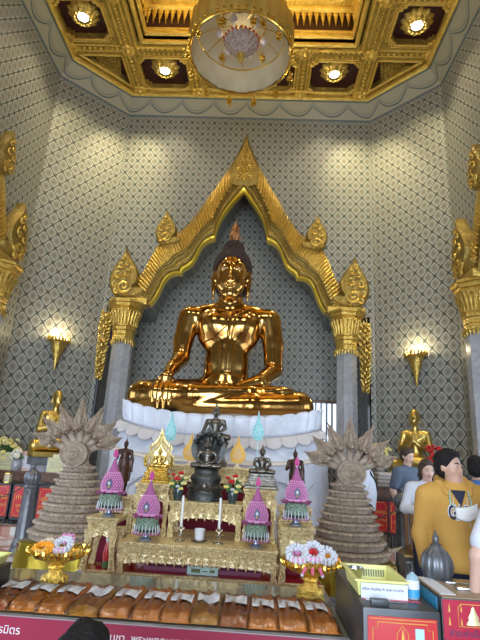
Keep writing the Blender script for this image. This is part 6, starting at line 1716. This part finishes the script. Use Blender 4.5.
# ================================================================== PEOPLE
def person(label, loc, rz, H=1.70, top=GREYT, bottom=NAVY, skin=SKIN, hair=HAIR, stout=1.0, arms=None, sleeve=.35, hair_kind='short', head_yaw=0, head_tilt=0, lean=0, kneel=False, h=.012, hem=.86, face=True, long_sleeve=False, drop=0, hs=1.0, hx=0):
    """local axes: faces -y, z up, own left is +x"""
    t = thing('person', label, 'person', loc, rz)
    k = H/1.70; st = stout
    L = lambda x, y, z: ((x)*k, (y+lean*max(0, z-.9)*1.0)*k, z*k)
    A_ = arms or {-1: [(-.205, .0, 1.37), (-.26, .03, 1.10), (-.25, -.05, .86)], 1: [(.205, .0, 1.37), (.26, .03, 1.10), (.25, -.05, .86)]}
    sh, hp = 1.38, .92
    body = Sdf()
    def torso(b, o=0):
        b.ell(L(0, 0, .95), (.155*st*k+o, .115*st*k+o, .14*k+o), .05)
        b.cap(L(0, 0, .98), L(0, 0, 1.2), .115*st*k+o, .12*st*k+o, .05)
        b.ell(L(0, -.02*st, 1.08), (.145*st*k+o, .115*st*k+o, .15*k+o), .05)
        b.ell(L(0, .0, 1.25), (.165*st*k+o, .112*st*k+o, .17*k+o), .05)
        b.cap(L(-.14, .01, 1.375), L(.14, .01, 1.375), .062*k+o, .062*k+o, .05)
        b.cap(L(0, .015, 1.36), L(0, .0, 1.43), .085*k+o*.5, .062*k+o*.5, .04)
    def legs(b, o=0):
        if kneel:
            for s in (-1, 1): b.chain([L(s*.09, 0, .88), L(s*.11, -.33, .62), L(s*.11, .08, .52)], [.09*k+o, .065*k+o, .05*k+o], .03)
        else:
            for s in (-1, 1): b.chain([L(s*.085, 0, .90), L(s*.10, -.01, .50), L(s*.10, .03, .09)], [.092*st*k+o, .060*k+o, .042*k+o], .03)
    torso(body); legs(body)
    body.cap(L(0, .005, 1.38), L(0, -.012, 1.50), .053*k, .049*k, .03)
    for s in (-1, 1):
        P = [L(*p) for p in A_[s]]; body.chain(P, [.052*k*st**.5, .042*k, .027*k], .03)
        e, w_ = Vector(P[1]), Vector(P[2]); d = (w_-e).normalized(); u = Vector((0, 0, 1)) if abs(d.z) < .8 else Vector((0, -1, 0))
        sd = d.cross(u).normalized(); up = sd.cross(d)
        body.ell(w_+d*.045*k, (.030*k, .030*k, .040*k), .02)
        for i, (q, ln) in enumerate(((-.027, .062), (-.009, .075), (.009, .072), (.026, .055))):
            a = w_+d*.07*k+sd*q*k; body.chain([a, a+d*ln*.55*k-up*.006*k, a+d*ln*.9*k-up*.028*k], [.0105*k, .0098*k, .0085*k], .004)
        a = w_+d*.03*k+sd*-.03*k*s; body.chain([a, a+d*.035*k-sd*.012*s*k-up*.012*k, a+d*.055*k-sd*.010*s*k-up*.03*k], [.013*k, .011*k, .009*k], .006)
    # head
    kh = k*hs
    c0 = Vector(L(hx, -.0, 1.52-drop)); R = Matrix.Rotation(head_yaw, 3, 'Z') @ Matrix.Rotation(head_tilt, 3, 'X')
    hd = lambda x, y, z: tuple(c0+R @ (Vector((x, y, z-1.52))*kh))
    eul = R.to_euler()
    body.ell(hd(0, .005, 1.615), (.077*kh, .093*kh, .092*kh), .02, rot=eul); body.ell(hd(0, -.03, 1.56), (.060*kh, .062*kh, .075*kh), .03, rot=eul); body.ell(hd(0, -.058, 1.502), (.028*kh, .024*kh, .020*kh), .03)
    if face:
        body.chain([hd(0, -.088, 1.60), hd(0, -.100, 1.575), hd(0, -.103, 1.563)], [.007*kh, .010*kh, .012*kh], .012)
        for s in (-1, 1):
            body.ell(hd(s*.014, -.094, 1.558), (.011*kh, .011*kh, .008*kh), .008); body.ell(hd(s*.078, .008, 1.585), (.012*kh, .020*kh, .032*kh), .008, rot=eul)
            body.ell(hd(s*.032, -.080, 1.610), (.022*kh, .012*kh, .007*kh), .010); body.ell(hd(s*.042, -.062, 1.565), (.024*kh, .02*kh, .022*kh), .02)
        body.sub(hd(.033, -.100, 1.595), (.016*kh, .014*kh, .009*kh)); body.sub(hd(-.033, -.100, 1.595), (.016*kh, .014*kh, .009*kh))
    solid('body', body, h, skin, t, smooth=1)
    if face:
        lp = MB()
        for z_, r_ in ((1.533, .0048), (1.5245, .0055)):
            lp.tube([hd(x, -.0935+abs(x)*.35, z_-.0*abs(x)) for x in (-.024, -.012, 0, .012, .024)], [.002, r_*kh, r_*kh*1.1, r_*kh, .002], 6)
        lp.build('lips', LIP, t)
        for s in (-1, 1):
            e = MB().ball(hd(s*.033, -.0785, 1.595), (.0112*kh,)*3, 10).build('eye', EYEW, t); MB().ball(hd(s*.033, -.0872, 1.595), (.0055*kh,)*3, 8).build('iris', DARK, e)
            MB().tube([hd(s*.016, -.094, 1.617), hd(s*.034, -.093, 1.622), hd(s*.052, -.080, 1.616)], [.003, .0042, .002], 5).build('eyebrow', hair, t)
    # hair
    hr = Sdf(); hr.ell(hd(0, .012, 1.635), (.088*kh, .102*kh, .090*kh), .02, rot=eul); hr.ell(hd(0, .035, 1.59), (.084*kh, .080*kh, .088*kh), .02, rot=eul)
    if hair_kind == 'long':
        for s in (-1, 1): hr.chain([hd(s*.07, .0, 1.60), hd(s*.085, -.005, 1.50), hd(s*.09, -.02, 1.36)], [.035*kh, .032*kh, .018*kh], .03)
        hr.chain([hd(0, .07, 1.6), hd(0, .09, 1.35)], [.06*kh, .05*kh], .03)
    else: hr.ell(hd(.0, -.035, 1.685), (.066*kh, .055*kh, .028*kh), .02, rot=eul)
    for s in (-1, 1):
        if hair_kind != 'long': hr.ell(hd(s*.072, .002, 1.625), (.014*kh, .03*kh, .035*kh), .01, rot=eul)
    rn = random.Random(int(H*100)+len(label))
    for i in range(34):
        a = rn.random()*2*pi; e_ = .15+1.3*rn.random(); p_ = (.080*cos(a)*cos(e_), .012+.094*sin(a)*cos(e_), 1.635+.082*sin(e_)); q_ = (p_[0]*1.08+.006, p_[1]*1.02-.026, p_[2]+.012)
        hr.cap(hd(*p_), hd(*q_), .017*kh, .008*kh, .008)
    n_ = R @ Vector((0, -1, -.55)); hr.cut(tuple(n_), float(n_.dot(Vector(hd(0, -.072, 1.665)))) if hair_kind != 'bowl' else 9)
    if hair_kind == 'long': pass
    solid('hair', hr, max(.008, h*.8), hair, t, smooth=1)
    # clothes: an offset of the same figure, cut at the hems
    tp = Sdf(); torso(tp, .014)
    for s in (-1, 1):
        P = [Vector(L(*p)) for p in A_[s]]
        if long_sleeve: tp.chain(P, [.074*k*st**.5, .062*k, .046*k], .03)
        else: tp.chain([P[0], P[0].lerp(P[1], .72)], [.074*k*st**.5, .070*k], .03)
    if stout > 1.1: tp.ell(L(0, -.01, .95), (.185*st*k, .15*st*k, .12*k), .04)
    tp.ell(L(0, 0, hem+.02), (.165*st*k, .128*st*k, .09*k), .04)
    tp.cut((0, 0, -1), -hem*k)
    to = solid('shirt', tp, h, top, t, smooth=1)
    tr_ = Sdf(); tr_.ell(L(0, 0, .93), (.158*st*k, .12*st*k, .12*k), .04); legs(tr_, .014); tr_.cut((0, 0, 1), .98*k)
    if not kneel: tr_.cut((0, 0, -1), -.09*k)
    solid('trousers', tr_, max(h, .012), bottom, t, smooth=1)
    if not kneel:
        for s in (-1, 1): sh_ = Sdf(); sh_.chain([L(s*.10, .04, .05), L(s*.105, -.12, .04)], [.045*k, .038*k], .02); sh_.cut((0, 0, -1), 0); solid('shoe', sh_, .012, BLACKC, t, smooth=1)
    return t, to, hd, L
# man in the mustard hoodie
HP = (2.01, 3.58, 0)
hoodm, shirt, hd, L = person('man in mustard hooded sweatshirt looking right, white mask hanging on his chest', HP, radians(-6), H=1.70, top=MUST, bottom=NAVY, stout=1.12, long_sleeve=True, h=.009, head_yaw=radians(46), hem=.90, drop=.03, hs=.91, hx=-.03,
    arms={-1: [(-.195, .0, 1.35), (-.235, .03, 1.10), (-.22, -.06, .88)], 1: [(.195, .0, 1.35), (.24, .0, 1.10), (.20, -.14, .90)]})
hoodm.scale = (.97, .97, 1.0)
hs = Sdf()      # hood lying around the neck
hs.chain([L(-.075, -.085, 1.385), L(-.105, .0, 1.43), L(-.07, .085, 1.455), L(.07, .085, 1.455), L(.105, .0, 1.43), L(.075, -.085, 1.385)], [.024, .034, .044, .044, .034, .024], .03)
hs.ell(L(0, .12, 1.40), (.11, .055, .075), .04)
solid('hood', hs, .009, MUST, hoodm, smooth=1)
ins = MB().lathe([(.066, 1.395), (.07, 1.44), (.064, 1.455)], n=24, cap=False); ins.build('navy_collar', NAVY, hoodm)
vv = MB().add([L(-.045, -.118, 1.40), L(.045, -.118, 1.40), L(.0, -.142, 1.315)], [(0, 2, 1)]); 
def shirt_front(o, x, z, off=.004):
    hit = TB.ray_cast(Vector((x, -1.2, z)), Vector((0, 1, 0))); return (hit[0]+Vector((0, -off, 0))) if hit[0] is not None else Vector((x, -.15, z))
bpy.context.view_layer.update(); TB = BVHTree.FromObject(shirt, bpy.context.evaluated_depsgraph_get())
vm = MB()
for j in range(7):
    for i in range(7):
        z = 1.405-.095*j/6; w_ = .048*(1-j/6)+.002; vm.v.append(tuple(shirt_front(0, (i/6*2-1)*w_, z, .006)))
vm.f = [(j*7+i, j*7+i+1, (j+1)*7+i+1, (j+1)*7+i) for j in range(6) for i in range(6)]; vm.m = [0]*36
vo = vm.build('navy_undershirt', NAVY, hoodm); sd = vo.modifiers.new('thickness', 'SOLIDIFY'); sd.thickness = .004
def chest_letters(s, size, x, z, m, off, fat=0):
    cu = bpy.data.curves.new('letters', 'FONT'); cu.body = s; cu.size = size; cu.align_x = 'CENTER'; cu.align_y = 'CENTER'; cu.offset = fat; cu.fill_mode = 'BOTH'; cu.extrude = 0
    tt = bpy.data.objects.new('tmp', cu); COL.objects.link(tt); bpy.context.view_layer.update()
    me = bpy.data.meshes.new_from_object(tt.evaluated_get(bpy.context.evaluated_depsgraph_get())); bpy.data.objects.remove(tt)
    bm = bmesh.new(); bm.from_mesh(me); bmesh.ops.triangulate(bm, faces=bm.faces[:]); 
    for _ in range(2): bmesh.ops.subdivide_edges(bm, edges=[e for e in bm.edges if e.calc_length() > .012], cuts=1); bmesh.ops.triangulate(bm, faces=bm.faces[:])
    for v in bm.verts:
        X_, Z_ = v.co.x*.62+x, v.co.y+z-.35*(v.co.x)**2; p = shirt_front(0, X_, Z_, off); v.co = p
    bm.to_mesh(me); bm.free(); me.materials.clear(); me.materials.append(m)
    o = bpy.data.objects.new('chest_letters', me); COL.objects.link(o); o.parent = hoodm
    return o
chest_letters('GAP', .120, -.015, 1.265, FWHT, .005, .010); chest_letters('GAP', .120, -.015, 1.265, NAVY, .008, .003)
for s in (-1, 1):
    P = [shirt_front(0, s*x, z, .006) for x, z in ((.045, 1.36), (.048, 1.30), (.04, 1.24), (.045, 1.18 if s > 0 else 1.22))]; MB().tube(P, .0035, 6).build('drawstring', CREAMC, hoodm)
# mask on a beaded lanyard
mk = thing('face_mask', 'white folded face mask hanging from a beaded lanyard on the mustard hoodie', 'mask', HP, radians(-6)); mk.scale = (.97, .97, 1)
mb = MB(); nu, nv = 14, 8; cx_, cz_ = .035, 1.285
for j in range(nv+1):
    for i in range(nu+1):
        u, v = i/nu*2-1, j/nv*2-1; hh = .044*(1-.30*u*u); z = cz_+v*hh-.02*(1-u*u)+u*.016; x = cx_+u*.080; p = shirt_front(0, x, z, .020+.022*(1-u*u)*(1-.5*v*v)+.002*cos(v*14)); mb.v.append(tuple(p))
mb.f = [(j*(nu+1)+i, j*(nu+1)+i+1, (j+1)*(nu+1)+i+1, (j+1)*(nu+1)+i) for j in range(nv) for i in range(nu)]; mb.m = [0]*len(mb.f)
o = mb.build('mask', WHITE, mk); sd = o.modifiers.new('thickness', 'SOLIDIFY'); sd.thickness = .004
for s in (-1, 1):
    P = [shirt_front(0, s*x, z, .014) for x, z in ((.060, 1.40), (.068, 1.34), (.066, 1.32), (.064+(.05 if s > 0 else -.03), 1.30))]
    P[0].y = -.10; MB().tube(P, .004, 6).build('lanyard_cord', mat('teal_cord', (.18, .38, .33), .6) if s < 0 else bpy.data.materials['teal_cord'], mk)
    bb = MB()
    for q in range(9): f_ = q/9*3; j = int(f_); pt = P[j].lerp(P[j+1], f_-j); bb.ball(pt+Vector((0, -.003, 0)), .006, 6)
    bb.build('lanyard_beads', mat('teal_bead', (.30, .50, .42), .3) if s < 0 else bpy.data.materials['teal_bead'], mk)
# the others
person('man in blue-grey T-shirt looking down, standing before the right praying statue', (2.98, 7.9, 0), radians(35), H=1.80, top=GREYT, bottom=BLACKC, skin=SKIN2, hair=HAIR2, head_tilt=.25, h=.014,
       arms={-1: [(-.205, .0, 1.37), (-.25, .05, 1.10), (-.24, -.02, .86)], 1: [(.205, .0, 1.37), (.26, -.02, 1.12), (.14, -.26, 1.15)]})
person('woman with long dark hair in cream vest and white shirt looking down', (2.655, 6.1, 0), radians(-5), H=1.61, top=WHTC, bottom=NAVY, skin=SKIN2, hair=HAIR2, hair_kind='long', head_tilt=.15, lean=-.12, h=.014, head_yaw=.2, long_sleeve=True,
       arms={-1: [(-.19, .0, 1.37), (-.27, -.05, 1.13), (-.16, -.30, 1.12)], 1: [(.19, .0, 1.37), (.25, -.06, 1.13), (.10, -.32, 1.14)]})
vt, L2 = None, None
wm = [o for o in bpy.data.objects if o.get('label', '').startswith('woman with')][0]
vs_ = Sdf(); k_ = 1.58/1.7; ln = -.12
for s in (-1, 1): vs_.chain([(s*.10*k_, (ln*.46-.03)*k_, 1.40*k_), (s*.09*k_, (ln*.3-.125)*k_, 1.22*k_), (s*.09*k_, (ln*.1-.14)*k_, .98*k_)], [.05, .058, .06], .03)
vs_.ell((0, (ln*.3+.02)*k_, 1.2*k_), (.19, .13, .2), .03); solid('cream_vest', vs_, .014, CREAMC, wm, smooth=1)
wt, wshirt, _, _ = person('person in white T-shirt with dark shoulder strap behind the right naga tower', (2.26, 7.55, 0), radians(75), H=1.76, top=WHTC, bottom=BLACKC, h=.014, stout=1.05)
bpy.context.view_layer.update(); TB = BVHTree.FromObject(wshirt, bpy.context.evaluated_depsgraph_get())
st_ = MB(); P = []
for q in range(22):
    a = q/21; x = -.16+.34*a; z = 1.44-.44*a; P.append(shirt_front(0, x, z, .008))
st_.tube(P, .013, 6, flat=1); st_.build('shoulder_strap', BLACKC, wt)
person('person in blue T-shirt seen from behind, right of the hoodie man', (2.90, 5.25, 0), radians(150), H=1.66, top=BLUEC, bottom=NAVY, h=.014)
person('dark-haired visitor mostly hidden behind the head of the hoodie man', (3.02, 6.35, 0), radians(160), H=1.74, top=BLACKC, bottom=BLACKC, h=.016)
person('person in white T-shirt cut by the right photo edge, only sleeve and forearm showing', (2.20, 3.0, 0), radians(185), H=1.66, top=WHTC, bottom=NAVY, skin=SKIN2, h=.012,
       arms={-1: [(-.205, .0, 1.37), (-.25, .05, 1.10), (-.23, -.05, .88)], 1: [(.205, .0, 1.37), (.345, .03, 1.12), (.36, -.02, .86)]})
person('kneeling person with black hair at the lower edge, only the crown showing', (.135, 1.62, -.53), radians(180), H=1.55/1.0, top=BLACKC, bottom=NAVY, kneel=True, h=.012)
